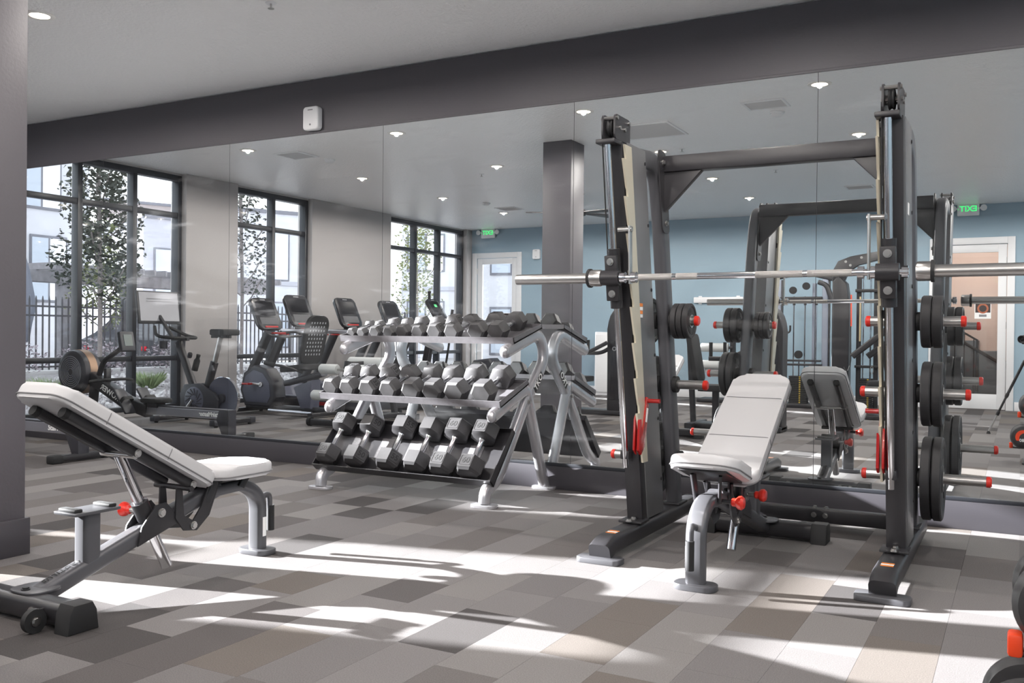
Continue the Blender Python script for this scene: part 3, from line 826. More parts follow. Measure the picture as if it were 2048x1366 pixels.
    obj('safety_stop', MB().prism([(yf(.6) - 0.055, 0.49), (yf(.6) - 0.02, 0.465), (yf(.6) + 0.03, 0.50), (yf(.6) + 0.04, 0.58), (yf(.6) - 0.01, 0.555), (yf(.6) - 0.03, 0.66), (yf(.6) - 0.045, 0.64)], 'x', xp - s_ * 0.014 - 0.005, xp - s_ * 0.014 + 0.005, 0.002), RED_PAINT, sm, world=True)
    obj('safety_pin', MB().cyl((xp, yf(.6) + 0.068, 0.725), (xp + s_ * 0.075, yf(.6) + 0.068, 0.725), 0.011, n=12), RED_PAINT, a, world=True)
    obj('safety_label', MB().box((xp + s_ * 0.0147, yf(.6) + 0.05, 0.655), (0.001, 0.02, 0.07), 0, Euler((math.radians(-14), 0, 0))), WHITE_PRINT, a, world=True)
    # arched rear post
    path = fillet([(xc, -1.36, 1.925), (xc, -1.05, 1.955), (xc, -0.957, 1.60)], 0.22, 8) + [(xc, ypost(0.11), 0.11)]
    obj('rear_post', MB().sweep(path, rrect(0.075, 0.105, 0.02), up=(1, 0, 0)) if False else MB().rtube(path, 0.07, 0.10, 0.02, up=(0, 0, 1)), POWDER_GREY, sm, world=True)
    obj('post_foot', MB().box((xc, ypost(0.11), 0.12), (0.10, 0.16, 0.012), 0.003), POWDER_BLACK, sm, world=True)
    # gusset to the top crossbar
    g = [(xc + s_ * 0.036, 1.91), (xc + s_ * 0.25, 1.91), (xc + s_ * 0.036, 1.69)]
    obj('gusset', MB().prism(g, 'y', -1.03, -0.99, 0.004), POWDER_BLACK, sm, world=True)
    obj('gusset_flange', MB().prism([(-1.03 + q[0] + (1.82 - 1.82 - q[1]) * 0.2, 1.80 + q[1]) for q in rrect(0.11, 0.42, 0.03)], 'x', xc + s_ * 0.036, xc + s_ * 0.043), POWDER_BLACK, sm, world=True)
    for z in (1.64, 1.95): obj('gusset_bolt', bolt((xc + s_ * 0.043, -1.03 + (1.80 - z) * 0.2, z), (s_, 0, 0), 0.011, 0.012), STEEL, sm, world=True)
    # weight pegs, outer and inner
    for z, lo, li in ((1.13, 0.19, 0.135), (0.785, 0.21, 0.165), (0.37, 0.30, 0.165)):
        for sd_, L in ((-s_, lo), (s_, li)):
            x0 = xc + sd_ * 0.035
            pg_ = obj('weight_peg', MB().cyl((x0, ypost(z), z), (x0 + sd_ * L, ypost(z), z), 0.0245), STEEL, sm, world=True)
            obj('peg_cap', MB().lathe([(0.0245, 0), (0.027, 0.002), (0.027, 0.018), (0.02, 0.024), (0, 0.024)], (x0 + sd_ * L, ypost(z), z), (sd_, 0, 0), 20), RED, pg_, world=True)
            obj('peg_collar', MB().cyl((x0, ypost(z), z), (x0 + sd_ * 0.022, ypost(z), z), 0.045), GRIP_RUBBER, pg_, world=True)
XLF, XRF = -1.69, -0.47
smith_side(XLF, 1); smith_side(XRF, -1)
obj('top_crossbar', MB().box(((XLF + XRF) / 2, -1.01, 1.945), (XRF - XLF - 0.08, 0.07, 0.085), 0.008), POWDER_BLACK, sm, world=True)
cb = obj('rear_crossbar', MB().box(((XLF + XRF) / 2, -0.40, 0.075), (XRF - XLF - 0.1, 0.07, 0.075), 0.008), POWDER_BLACK, sm, world=True)
for xx in (-0.98, -0.92):
    obj('crossbar_bolt', bolt((xx, -0.435, 0.08), (0, -1, 0), 0.011, 0.01), STEEL, cb, world=True)
    obj('crossbar_bolt', bolt((xx, -0.40, 0.1125), (0, 0, 1), 0.010, 0.012), STEEL, cb, world=True)
obj('brand_sticker', MB().box((XRF + 0.0437, -1.40, 1.60), (0.001, 0.05, 0.05), 0), WHITE_PRINT, sm, world=True)
for k, xc in enumerate((XLF, XRF)):
    for q in range(3):
        obj('rail_sticker', MB().box((xc, -1.60 + q * 0.022, 0.1150), (0.05, 0.014, 0.001)), ORANGE_PRINT if q % 2 == 0 else WHITE_PRINT, sm, world=True)

# the bar rides in the carriages
yb_ = yf(1.32) - 0.105
bar = thing('smith_bar', 'long steel barbell held in the smith machine carriages', 'barbell', (-1.08, yb_, 1.32))
obj('shaft', MB().cyl((-1.80, yb_, 1.32), (-0.40, yb_, 1.32), 0.0145), CHROME, bar, world=True)
KNURL = mat('knurled_steel', (190, 188, 186), 0.45, metal=1.0, bump=0.6, bscale=900)
for xa, xb in ((-1.56, -1.40), (-1.38, -1.28), (-1.02, -0.82), (-0.80, -0.62)):
    obj('knurling', MB().cyl((xa, yb_, 1.32), (xb, yb_, 1.32), 0.0152), KNURL, bar, world=True)
for s_, x0, x1 in ((-1, -1.755, -2.205), (1, -0.365, 0.085)):
    obj('sleeve', MB().cyl((x0, yb_, 1.32), (x1, yb_, 1.32), 0.0255, n=24), STEEL, bar, world=True)
    obj('collar', MB().lathe([(0.024, 0.0), (0.036, 0.002), (0.040, 0.008), (0.040, 0.055), (0.043, 0.058), (0.043, 0.068), (0.026, 0.068)], (x0 - s_ * 0.01, yb_, 1.32), (s_, 0, 0), 26), STEEL, bar, world=True)
    obj('collar_ring', MB().lathe([(0.0435, 0.0), (0.0455, 0.002), (0.0455, 0.012), (0.0435, 0.014)], (x0 + s_ * 0.046, yb_, 1.32), (s_, 0, 0), 26), GRIP_RUBBER, bar, world=True)
for xx in (-1.765, -1.64, -1.585, -0.585, -0.535, -0.415):
    obj('lock_ring', MB().cyl((xx - 0.012, yb_, 1.32), (xx + 0.012, yb_, 1.32), 0.026, n=18), CHROME, bar, world=True)

# weight plates on the pegs
def plate_meshes(R, T):
    prof = [(0.028, -T / 2), (R * 0.30, -T / 2), (R * 0.34, -T * 0.36), (R * 0.78, -T * 0.36), (R * 0.84, -T / 2), (R * 0.96, -T / 2), (R, -T * 0.36), (R, T * 0.36), (R * 0.96, T / 2), (R * 0.84, T / 2), (R * 0.78, T * 0.36), (R * 0.34, T * 0.36), (R * 0.30, T / 2), (0.028, T / 2)]
    body = MB().lathe(prof, axis=(1, 0, 0), n=40, closed=True).mesh('disc'); body.materials.append(RUBBER)
    hub = MB().lathe([(0.0262, -T * 0.53), (0.036, -T * 0.53), (0.036, T * 0.53), (0.0262, T * 0.53)], axis=(1, 0, 0), n=28, closed=True).mesh('hub_ring'); hub.materials.append(STEEL)
    grips = []
    for k in range(3):
        a0 = math.radians(120 * k + 60); pts = []
        for q in range(7):
            a = a0 - 0.55 + 1.1 * q / 6; pts.append((math.cos(a) * R * 0.72, math.sin(a) * R * 0.72))
        for q in range(7):
            a = a0 + 0.55 - 1.1 * q / 6; pts.append((math.cos(a) * R * 0.50, math.sin(a) * R * 0.50))
        g = MB().prism(pts, 'x', -T * 0.42, T * 0.42, 0.002).mesh('grip_slot'); g.materials.append(GRIP_RUBBER); grips.append(g)
    return body, hub, grips
PLATE_SETS = {}
def weight_plate(x, y, z, R, T, label, roll=0.0):
    k = (R, T)
    if k not in PLATE_SETS: PLATE_SETS[k] = plate_meshes(R, T)
    body, hub, grips = PLATE_SETS[k]
    t = thing('weight_plate', label, 'weight plate', (x, y, z), 0, 'rubber plates stored on the smith machine pegs')
    t.rotation_euler = (roll, 0, 0)
    obj('disc', body, None, t); obj('hub_ring', hub, None, t)
    for g in grips: obj('grip_slot', g, None, t)
    return t
T = 0.044
for side, xc, s_ in (('right', XRF, 1), ('left', XLF, -1)):
    for z, R, nm in ((1.13, 0.124, 'upper'), (0.785, 0.155, 'middle'), (0.37, 0.203, 'lower')):
        for k, pos in ((0, 'inner'), (1, 'outer')):
            weight_plate(xc + s_ * (0.035 + 0.024 + T / 2 + k * (T + 0.0035)), ypost(z) , z - (0.0017), R, T,
                         'black rubber plate, %s of two on the %s outside peg, %s column' % (pos, nm, side), 0.4 * k + z)
for k, pos in enumerate(('innermost', 'middle', 'outermost')):
    weight_plate(XLF + 0.035 + 0.024 + 0.0145 + k * 0.0325, ypost(1.13), 1.1283, 0.095, 0.029, 'small black plate, %s of three on the left column peg facing the bench' % pos, 0.5 * k)
# ------------------------------------------------------------------ adjustable benches
# local frame: y = 0 at the curved single foot, y = 1.17 at the cross foot
def pad_mesh(w, l, t, taper=0.0, r=0.07):
    """upholstered pad in its own XY plane, top at +t/2"""
    o = rrect(w, l, r, 6)
    pts = []
    for a, c in o:
        f = 1.0 - taper * (c / l + 0.5)
        pts.append((a * f, c))
    return MB().prism(pts, 'z', -t / 2, t / 2, 0.016, 3)
def bench(label, loc, rz, seat_tilt):
    t = thing('adjustable_bench', label, 'weight bench', loc, rz, 'adjustable incline benches with pale pads')
    W_ = POWDER_GREY
    # curved leg + spine
    obj('front_leg', MB().rtube(fillet([(0, 0.0, 0.02), (0, 0.0, 0.27), (0, 0.10, 0.345), (0, 0.34, 0.335)], 0.14, 8), 0.085, 0.054, 0.02, up=(0, 1, 0)), W_, t)
    obj('spine', MB().rtube([(0, 0.26, 0.345), (0, 0.42, 0.300), (0, 1.13, 0.066)], 0.072, 0.068, 0.018), W_, t)
    obj('foot_plate', MB().prism([(a, c) for a, c in rrect(0.18, 0.11, 0.045, 4)], 'z', 0.0, 0.026, 0.004), W_, t)
    g = obj('carry_handle', MB().tube(fillet([(0, -0.02, 0.26), (0, -0.075, 0.275), (0, -0.085, 0.12)], 0.05, 5), 0.014, 12), W_, t)
    obj('handle_grip', MB().cyl((0, -0.0845, 0.215), (0, -0.0855, 0.095), 0.0185, n=14), GRIP_RUBBER, g)
    # cross foot at the rear
    obj('cross_foot', MB().rtube([(-0.255, 1.17, 0.052), (0.255, 1.17, 0.052)], 0.088, 0.085, 0.024), POWDER_BLACK, t)
    for s_ in (-1, 1):
        obj('foot_cap', MB().prism([(1.17 + a, 0.05 + c) for a, c in ((-0.062, -0.05), (0.062, -0.05), (0.054, 0.02), (0.038, 0.05), (-0.038, 0.05), (-0.054, 0.02))], 'x', s_ * 0.245, s_ * 0.325, 0.008), GRIP_RUBBER, t)
        wh = obj('wheel', MB().cyl((s_ * 0.172, 1.262, 0.042), (s_ * 0.195, 1.262, 0.042), 0.042, n=22), GRIP_RUBBER, t)
        obj('wheel_bolt', bolt((s_ * 0.195, 1.262, 0.042), (s_, 0, 0), 0.013, 0.01), STEEL, wh)
        obj('wheel_bracket', MB().box((s_ * 0.165, 1.235, 0.05), (0.010, 0.08, 0.045), 0.003), POWDER_BLACK, t)
        obj('foot_bolt', bolt((s_ * 0.10, 1.2135, 0.05), (0, 1, 0), 0.012, 0.01), STEEL, t)
    obj('foot_gusset', MB().prism([(a, 1.13 + c) for a, c in rrect(0.16, 0.14, 0.05, 4)], 'z', 0.094, 0.102, 0.002), W_, t)
    obj('gusset_bolt', bolt((0.0, 1.17, 0.102), (0, 0, 1), 0.012, 0.01), POWDER_BLACK, t)
    lettering('spine_lettering', 'NAUTILUS', 0.034, (0, 1.02, 0.1425), (0, 0.95, -0.312), (-1, 0, 0), DARK_PRINT, t, world=False, bold=True, shear=0.2, space=1.15)
    # rest post with plate
    obj('rest_post', MB().rtube([(0, 0.915, 0.12), (0, 0.915, 0.345)], 0.07, 0.075, 0.015, up=(0, 1, 0)), W_, t)
    rp = obj('rest_plate', MB().box((0, 0.915, 0.351), (0.13, 0.20, 0.012), 0.003), W_, t)
    for dy in (-0.075, 0.075): obj('rest_buffer', MB().box((0, 0.915 + dy, 0.363), (0.10, 0.035, 0.014), 0.005), GRIP_RUBBER, rp)
    # seat brackets
    for s_ in (-1, 1):
        obj('hinge_plate', MB().prism([(0.30, 0.405), (0.345, 0.395), (0.395, 0.29), (0.44, 0.235), (0.49, 0.265), (0.50, 0.38), (0.53, 0.385), (0.535, 0.26), (0.49, 0.20), (0.42, 0.19), (0.35, 0.245), (0.30, 0.36)], 'x', s_ * 0.050 - 0.004, s_ * 0.050 + 0.004), POWDER_BLACK, t)
        obj('hinge_bolt', bolt((s_ * 0.054, 0.44, 0.215), (s_, 0, 0), 0.013, 0.012), STEEL, t)
    obj('hinge_axle', MB().cyl((-0.11, 0.50, 0.385), (0.11, 0.50, 0.385), 0.012, n=12), POWDER_BLACK, t)
    # seat pad, tilted about its rear edge
    ps = Matrix.Translation((0, 0.375, 0.425)) @ Matrix.Rotation(-seat_tilt, 4, 'X')
    b = pad_mesh(0.30, 0.36, 0.058, taper=0.0, r=0.09); b.xf(ps @ Matrix.Translation((0, -0.18, 0.0)))
    seat = obj('seat_pad', b, VINYL, t)
    pip = MB().tube([(a, c, 0) for a, c in rrect(0.304, 0.364, 0.092, 6)], 0.003, 6, closed=True)
    pip.xf(ps @ Matrix.Translation((0, -0.18, -0.014))); obj('piping', pip, VINYL_SEAM, seat)
    b = MB().box((0, -0.18, -0.034), (0.21, 0.26, 0.010), 0.003); b.xf(ps); obj('seat_board', b, POWDER_BLACK, t)
    for s_ in (-1, 1):
        p0 = ps @ Vector((s_ * 0.06, -0.24, -0.038)); b = MB().rtube([p0, (s_ * 0.05, 0.16, 0.34)], 0.014, 0.030, 0.004); obj('seat_strut', b, POWDER_BLACK, t)
        p0 = ps @ Vector((s_ * 0.06, -0.05, -0.038)); obj('seat_strut', MB().rtube([p0, (s_ * 0.05, 0.36, 0.30)], 0.012, 0.030, 0.004), POWDER_BLACK, t)
    k2 = obj('seat_knob_rod', MB().cyl((0.045, 0.22, 0.335), (0.085, 0.22, 0.335), 0.010, n=12), POWDER_BLACK, t)
    obj('seat_knob', MB().lathe([(0.012, 0), (0.018, 0.006), (0.018, 0.02), (0.029, 0.032), (0.031, 0.045), (0.022, 0.056), (0, 0.058)], (0.085, 0.22, 0.335), (1, 0, 0), 18), RED, k2)
    # backrest: two rails, pad
    A = math.radians(30)
    pb = Matrix.Translation((0, 0.405, 0.395)) @ Matrix.Rotation(A, 4, 'X')
    L = 0.855
    b = pad_mesh(0.305, L, 0.062, taper=0.06, r=0.06); b.xf(pb @ Matrix.Translation((0, L / 2 - 0.01, 0.012)))
    back = obj('back_pad', b, VINYL, t)
    pip = MB().tube([(a * (1 - 0.06 * (c / L + 0.5)), c, 0) for a, c in rrect(0.309, L + 0.004, 0.062, 6)], 0.003, 6, closed=True)
    pip.xf(pb @ Matrix.Translation((0, L / 2 - 0.01, -0.004))); obj('piping', pip, VINYL_SEAM, back)
    for yy in (0.29, 0.62):
        w2 = 0.5 * 0.305 * (1 - 0.06 * yy / L)
        sm_ = MB().tube(fillet([(-w2 - 0.001, yy, -0.012), (-w2 - 0.001, yy, 0.0445), (w2 + 0.001, yy, 0.0445), (w2 + 0.001, yy, -0.012)], 0.02, 4), 0.0018, 5); sm_.xf(pb)
        obj('pad_seam', sm_, VINYL_SEAM, back)
    for s_ in (-1, 1):
        rpath = MB().rtube([(s_ * 0.085, 0.06, -0.037), (s_ * 0.085, 0.745, -0.037)], 0.038, 0.038, 0.012); rpath.xf(pb)
        rail = obj('back_rail', rpath, POWDER_BLACK, t)
        for yy in (0.075, 0.40):
            p = pb @ Vector((s_ * 0.1055, yy, -0.037)); obj('rail_bolt', bolt(p - Vector((s_ * 0.0015, 0, 0)), (s_, 0, 0), 0.012, 0.008), STEEL, rail)
        e = MB().cyl((s_ * 0.085, 0.745, -0.037), (s_ * 0.085, 0.769, -0.037), 0.021, n=14); e.xf(pb); obj('rail_end', e, GRIP_RUBBER, rail)
    ax = MB().cyl((-0.10, 0.40, -0.05), (0.10, 0.40, -0.05), 0.012, n=12); ax.xf(pb); obj('prop_axle', ax, STEEL, t)
    # telescoping prop
    top = pb @ Vector((0, 0.40, -0.05))
    bot = Vector((0, 0.535, 0.055)); dv = (top - bot).normalized()
    obj('prop_tube', MB().cyl(bot, top, 0.0225), CHROME, t)
    c0 = bot + dv * 0.205
    obj('prop_collar', MB().cyl(c0, c0 + dv * 0.12, 0.035), POWDER_BLACK, t)
    for s_ in (-1, 1):
        obj('prop_bracket', MB().prism([(0.50, 0.245), (0.72, 0.175), (0.70, 0.25), (0.63, 0.33), (0.58, 0.335)], 'x', s_ * 0.045 - 0.004, s_ * 0.045 + 0.004, 0.001), POWDER_BLACK, t)
        obj('bracket_bolt', bolt((s_ * 0.049, 0.605, 0.295), (s_, 0, 0), 0.014, 0.012), STEEL, t)
    kp = c0 + dv * 0.07
    k1 = obj('prop_knob_rod', MB().cyl(kp, kp + Vector((0.085, 0.0, 0)), 0.011, n=12), STEEL, t)
    obj('prop_knob', MB().lathe([(0.012, 0), (0.018, 0.006), (0.018, 0.02), (0.029, 0.032), (0.031, 0.045), (0.022, 0.056), (0, 0.058)], kp + Vector((0.075, 0, 0)), (1, 0, 0), 18), RED, k1)
    obj('leg_label', MB().box((-0.0432, 0.0, 0.13), (0.001, 0.022, 0.09)), WHITE_PRINT, t)
    return t
bench('pale grey incline bench at left with flat seat, near the dark column', (-3.16, -2.40, 0), math.pi, 0.0)
bench('pale grey incline bench under the smith machine bar, seat tipped up', (-1.17, -1.935, 0), 0.0, math.radians(17))
# ------------------------------------------------------------------ dumbbell rack
rk = thing('dumbbell_rack', 'silver three-tier dumbbell rack with curved frames against the mirror', 'dumbbell rack', (-3.47, -0.45, 0))
FX = (-4.10, -2.83)
for xc in FX:
    arc = [(xc, -0.20 + 0.128 * math.cos(math.radians(a)), 0.915 + 0.128 * math.sin(math.radians(a))) for a in range(105, -50, -12)]
    low = fillet([arc[-1], (xc, -0.31, 0.625), (xc, -0.685, 0.150), (xc, -0.83, 0.095), (xc, -0.84, 0.02)], 0.08, 6)[1:]
    f = obj('loop_frame', MB().rtube([(xc, -0.60, 0.938)] + arc + low, 0.058, 0.082, 0.022, up=(0, 1, 0)), RACK_SILVER, rk, world=True)
    obj('frame_end_cap', MB().ball((xc, -0.606, 0.936), 0.043, (0.74, 0.75, 0.92)), RACK_SILVER, f, world=True)
    g = obj('rear_frame', MB().rtube(fillet([(xc, -0.755, 0.545), (xc, -0.43, 0.660), (xc, -0.318, 0.695), (xc, -0.27, 0.57), (xc, -0.035, 0.02)], 0.075, 8), 0.058, 0.08, 0.022, up=(0, 1, 0)), RACK_SILVER, rk, world=True)
    obj('frame_end_cap', MB().ball((xc, -0.762, 0.543), 0.042, (0.74, 0.75, 0.92)), RACK_SILVER, g, world=True)
    for y in (-0.84, -0.035):
        obj('foot_plate', MB().prism([(xc + a, y + c) for a, c in rrect(0.17, 0.10, 0.04, 4)], 'z', 0.0, 0.02, 0.003), RACK_SILVER, rk, world=True)
    obj('joint_bolt', bolt((xc + 0.03, -0.33, 0.61), (1, 0, 0), 0.012, 0.01), STEEL, rk, world=True)
X0, X1 = -4.175, -2.79
def shelf_frame(yf_, zf, yb, zb, lip, mat_, nm, X0=-4.175):
    d_ = Vector((0, yb - yf_, zb - zf)); L = d_.length; d_.normalize(); n_ = Vector((0, -d_.z, d_.y))
    def P(a, c): q = Vector((0, yf_, zf)) + d_ * a + n_ * c; return (q.y, q.z)
    obj(nm, MB().prism([P(0, lip), P(0, -0.008), P(L, -0.008), P(L, lip * 0.7), P(L - 0.006, lip * 0.7), P(L - 0.006, 0), P(0.006, 0), P(0.006, lip)], 'x', X0, X1), mat_, rk, world=True)
    for xx in (X0, X1 - 0.005):
        obj('shelf_end', MB().prism([P(0, lip), P(0, -0.008), P(L, -0.008), P(L, lip * 0.7)], 'x', xx, xx + 0.005), mat_, rk, world=True)
    return Vector((0, yf_, zf)), d_, n_, L
S1 = shelf_frame(-0.56, 0.994, -0.17, 1.097, 0.034, SHELF_GREY, 'shelf')
S2 = shelf_frame(-0.725, 0.601, -0.355, 0.732, 0.036, SHELF_GREY, 'shelf', -4.21)
S3 = shelf_frame(-0.805, 0.125, -0.535, 0.430, 0.055, POWDER_BLACK, 'lower_tray')
for k in range(5):   # worn rubber pads showing between the handles on the tray
    o_, d_, n_, L = S3
    p = o_ + d_ * (L * 0.5) + n_ * 0.0012; xx = -3.93 + 0.23 * k
    M = frame((xx, p.y, p.z), (1, 0, 0), d_); b = MB().box((0, 0, 0), (0.10, 0.16, 0.002)); b.xf(M)
    obj('tray_pad', b, mat('speckled_tray_pad', (88, 86, 88), 0.6, noise=0.3, nscale=160), rk, world=True)
# maker's badge on the right frame
M = frame((-2.8003, -0.195, 0.735), (0, 0.69, 0.72), (0, -0.72, 0.69))
b = MB().box((0, 0, 0), (0.15, 0.046, 0.002)); b.xf(M); bd = obj('badge', b, DARK_PRINT, rk, world=True)
lettering('badge_lettering', 'TKO', 0.062, M @ Vector((0, 0, 0.0015)), (0, 0.69, 0.72), (0, -0.72, 0.69), WHITE_PRINT, bd, bold=True, space=1.05)

# hex dumbbells
DB = {}
def dumbbell_parts(R, hl, sep, num):
    k = (R, hl, sep, num); skin = HEAVY_RUBBER if R > 0.082 else HEX_RUBBER
    if k in DB: return DB[k]
    ap = R * math.cos(math.radians(30))
    heads = []
    for s_ in (-1, 1):
        pr = hexpts(R); b = MB()
        # chamfered hex head, axis along y
        rings = [(0.80, -hl / 2 - 0.004 * (s_ < 0)), (1.0, -hl / 2 + R * 0.12), (1.0, hl / 2 - R * 0.12), (0.80, hl / 2 + 0.004 * (s_ > 0))]
        vs_ = []
        for f, yy in rings: vs_.append([b.bm.verts.new((p[0] * f, s_ * sep / 2 + yy, p[1] * f)) for p in pr])
        for A_, B_ in zip(vs_, vs_[1:]):
            for q in range(6): b.bm.faces.new((A_[q], A_[(q + 1) % 6], B_[(q + 1) % 6], B_[q]))
        b.bm.faces.new(vs_[0]); b.bm.faces.new(vs_[-1][::-1])
        me = b.mesh('head'); me.materials.append(skin); heads.append(me)
    hr = 0.0145 if R < 0.05 else 0.0165
    hd = MB().lathe([(hr, -sep / 2 + hl / 2 - 0.003), (hr * 1.25, -sep / 2 + hl / 2 + 0.004), (hr * 0.95, -sep / 2 + hl / 2 + 0.018), (hr * 1.12, 0), (hr * 0.95, sep / 2 - hl / 2 - 0.018), (hr * 1.25, sep / 2 - hl / 2 - 0.004), (hr, sep / 2 - hl / 2 + 0.003)], axis=(0, 1, 0), n=18).mesh('handle')
    hd.materials.append(CHROME)
    nums = []
    for s_ in (-1, 1):
        fr = MB()
        w_, h_ = R * 0.86, hl * 0.62
        fr_pts = rrect(w_, h_, 0.008, 3)
        fr.tube([(p[0], s_ * sep / 2 + p[1], ap + 0.0004) for p in fr_pts], 0.0012, 5, closed=True)
        me = fr.mesh('number_frame'); me.materials.append(DARK_PRINT)
        tx = text_mesh(num, min(hl * 0.52, R * 0.62), 0.0006, bold=True); tx.transform(frame((0, s_ * sep / 2, ap + 0.0006), (1, 0, 0), (0, 1, 0))); tx.materials.append(DARK_PRINT)
        nums.append((me, tx))
    DB[k] = (heads, hd, nums)
    return DB[k]
ORD = ('leftmost', 'second from left', 'third from left', 'fourth from left', 'fifth from left', 'sixth from left', 'seventh from left', 'eighth from left', 'ninth from left', 'rightmost')
def hex_dumbbell(x, S, a, R, hl, sep, num, roll, label, grp):
    o_, d_, n_, L = S
    ap = R * math.cos(math.radians(30))
    c = o_ + d_ * a + n_ * (ap + 0.0006)
    t = thing('hex_dumbbell', label, 'dumbbell', (x, c.y, c.z), 0, grp)
    M = Matrix((Vector((1, 0, 0)), d_, n_)).transposed() @ Matrix.Rotation(math.radians(60 * roll), 3, 'Y')
    t.rotation_euler = M.to_euler()
    heads, hd, nums = dumbbell_parts(R, hl, sep, num)
    for i, h in enumerate(heads):
        ho = obj('head', h, None, t)
        obj('number_frame', nums[i][0], None, ho); obj('number', nums[i][1], None, ho)
    obj('handle', hd, None, t)
xs1 = (-4.132, -4.045, -3.920, -3.803, -3.684, -3.554, -3.417, -3.281, -3.089, -2.936)
spec1 = ((0.037, 0.055, 0.205, '5'), (0.047, 0.066, 0.215, '10'), (0.054, 0.072, 0.225, '15'), (0.060, 0.078, 0.235, '20'), (0.068, 0.084, 0.245, '25'))
rolls = (0, 5, 1, 0, 5, 0, 1, 0, 0, 5)
for i, x in enumerate(xs1):
    R, hl, sep, num = spec1[i // 2]
    hex_dumbbell(x, S1, 0.205, R, hl, sep, num, rolls[i], 'grey hex dumbbell on the top shelf of the rack, %s of ten' % ORD[i], 'hex dumbbells on the top shelf')
xs2 = (-4.163, -3.992, -3.820, -3.650, -3.464, -3.302, -3.128, -2.930)
spec2 = ((0.069, 0.088, 0.235, '30'), (0.072, 0.092, 0.24, '35'), (0.076, 0.096, 0.245, '40'), (0.080, 0.10, 0.25, '45'))
rolls = (0, 0, 1, 0, 5, 5, 5, 5)
for i, x in enumerate(xs2):
    R, hl, sep, num = spec2[i // 2]
    hex_dumbbell(x + 0.026 * (i == 0), S2, 0.195, R, hl, sep, num, rolls[i], 'grey hex dumbbell on the middle shelf of the rack, %s of eight' % (ORD[i] if i < 7 else 'rightmost'), 'hex dumbbells on the middle shelf')
xs3 = (-4.060, -3.828, -3.560, -3.345, -3.145, -2.944)
spec3 = ((0.084, 0.105, 0.255, '50'), (0.086, 0.108, 0.26, '55'), (0.089, 0.11, 0.262, '60'))
rolls = (0, 1, 1, 5, 0, 0)
for i, x in enumerate(xs3):
    R, hl, sep, num = spec3[i // 2]
    hex_dumbbell(x, S3, 0.205, R, hl, sep, num, rolls[i], 'large dark hex dumbbell marked %s in the lower tray, %s of six' % (num, ORD[i] if i < 5 else 'rightmost'), 'hex dumbbells in the lower tray')
# ------------------------------------------------------------------ rowing machine beside the mirror
YR = -0.80
rw = thing('rowing_machine', 'dark rowing machine with silver rail lying along the mirror, behind the column', 'rowing machine', (-7.6, YR, 0))
rail = obj('seat_rail', MB().box((-7.22, YR, 0.245), (1.26, 0.075, 0.085), 0.006), ALUMINIUM, rw, world=True)
obj('rail_top_strip', MB().box((-7.20, YR, 0.292), (1.22, 0.085, 0.012), 0.003), DARK_PLASTIC, rail, world=True)
for s_ in (-1, 1):
    lettering('rail_lettering', 'StairMaster', 0.062, (-6.83, YR + s_ * 0.0385, 0.245), (-s_, 0, 0), (0, 0, 1), WHITE_PRINT, rail, bold=True, shear=0.15)
    obj('rail_panel', MB().box((-7.10, YR + s_ * 0.0378, 0.245), (0.95, 0.0006, 0.07)), mat('grey_rail_panel', (150, 150, 158), 0.35, metal=0.6), rail, world=True)
obj('rear_bracket', MB().prism([(-6.70, 0.295), (-6.575, 0.295), (-6.575, 0.045), (-6.655, 0.045), (-6.735, 0.20)], 'y', YR - 0.05, YR + 0.05, 0.003), DARK_PLASTIC, rw, world=True)
obj('rear_foot_bar', MB().rtube([(-6.60, -0.60, 0.035), (-6.60, -1.0, 0.035)], 0.06, 0.05, 0.012), POWDER_BLACK, rw, world=True)
for y in (-0.565, -1.035): obj('foot_end', MB().box((-6.60, y, 0.032), (0.085, 0.10, 0.064), 0.012), GRIP_RUBBER, rw, world=True)
bm0 = obj('front_beam', MB().rtube([(-7.72, YR, 0.235), (-8.05, YR, 0.31), (-8.62, YR, 0.56)], 0.11, 0.13, 0.015), POWDER_BLACK, rw, world=True)
for s_ in (-1, 1):
    lettering('beam_lettering', 'ROWER', 0.085, (-8.25, YR + s_ * 0.056, 0.40), (-s_ * 0.916, 0, s_ * 0.402), (0.402, 0, 0.916), WHITE_PRINT, bm0, bold=True)
fw = obj('flywheel_housing', MB().lathe([(0.0, -0.11), (0.20, -0.11), (0.225, -0.095), (0.235, -0.06), (0.235, 0.06), (0.225, 0.095), (0.20, 0.11), (0, 0.11)], (-8.80, YR, 0.60), (0, 1, 0), 36), DARK_PLASTIC, rw, world=True)
obj('perforated_band', MB().lathe([(0.236, -0.045), (0.238, -0.045), (0.238, 0.045), (0.236, 0.045)], (-8.80, YR, 0.60), (0, 1, 0), 36, closed=True), mat('copper_mesh_band', (150, 124, 104), 0.4, metal=0.6), fw, world=True)
for s_ in (-1, 1):
    for k in range(7):
        obj('grille_ring', MB().tube([(-8.80 + math.cos(a) * (0.04 + 0.021 * k), YR + s_ * 0.1115, 0.60 + math.sin(a) * (0.04 + 0.021 * k)) for a in [2 * math.pi * q / 28 for q in range(28)]], 0.0050, 5, closed=True), mat('grille_grey', (124, 126, 134), 0.4), fw, world=True)
    for k in range(5):
        a = k * 2 * math.pi / 5 + 0.5
        obj('grille_spoke', MB().box((-8.80 + math.cos(a) * 0.11, YR + s_ * 0.1125, 0.60 + math.sin(a) * 0.11), (0.15, 0.006, 0.012), 0, Euler((0, -a, 0))), BLUE_GREY_PLASTIC, fw, world=True)
obj('front_legs', MB().rtube([(-8.55, YR, 0.50), (-8.62, YR, 0.06)], 0.07, 0.09, 0.015), POWDER_BLACK, rw, world=True)
obj('front_foot_bar', MB().rtube([(-8.62, -0.52, 0.035), (-8.62, -1.08, 0.035)], 0.06, 0.055, 0.012), POWDER_BLACK, rw, world=True)
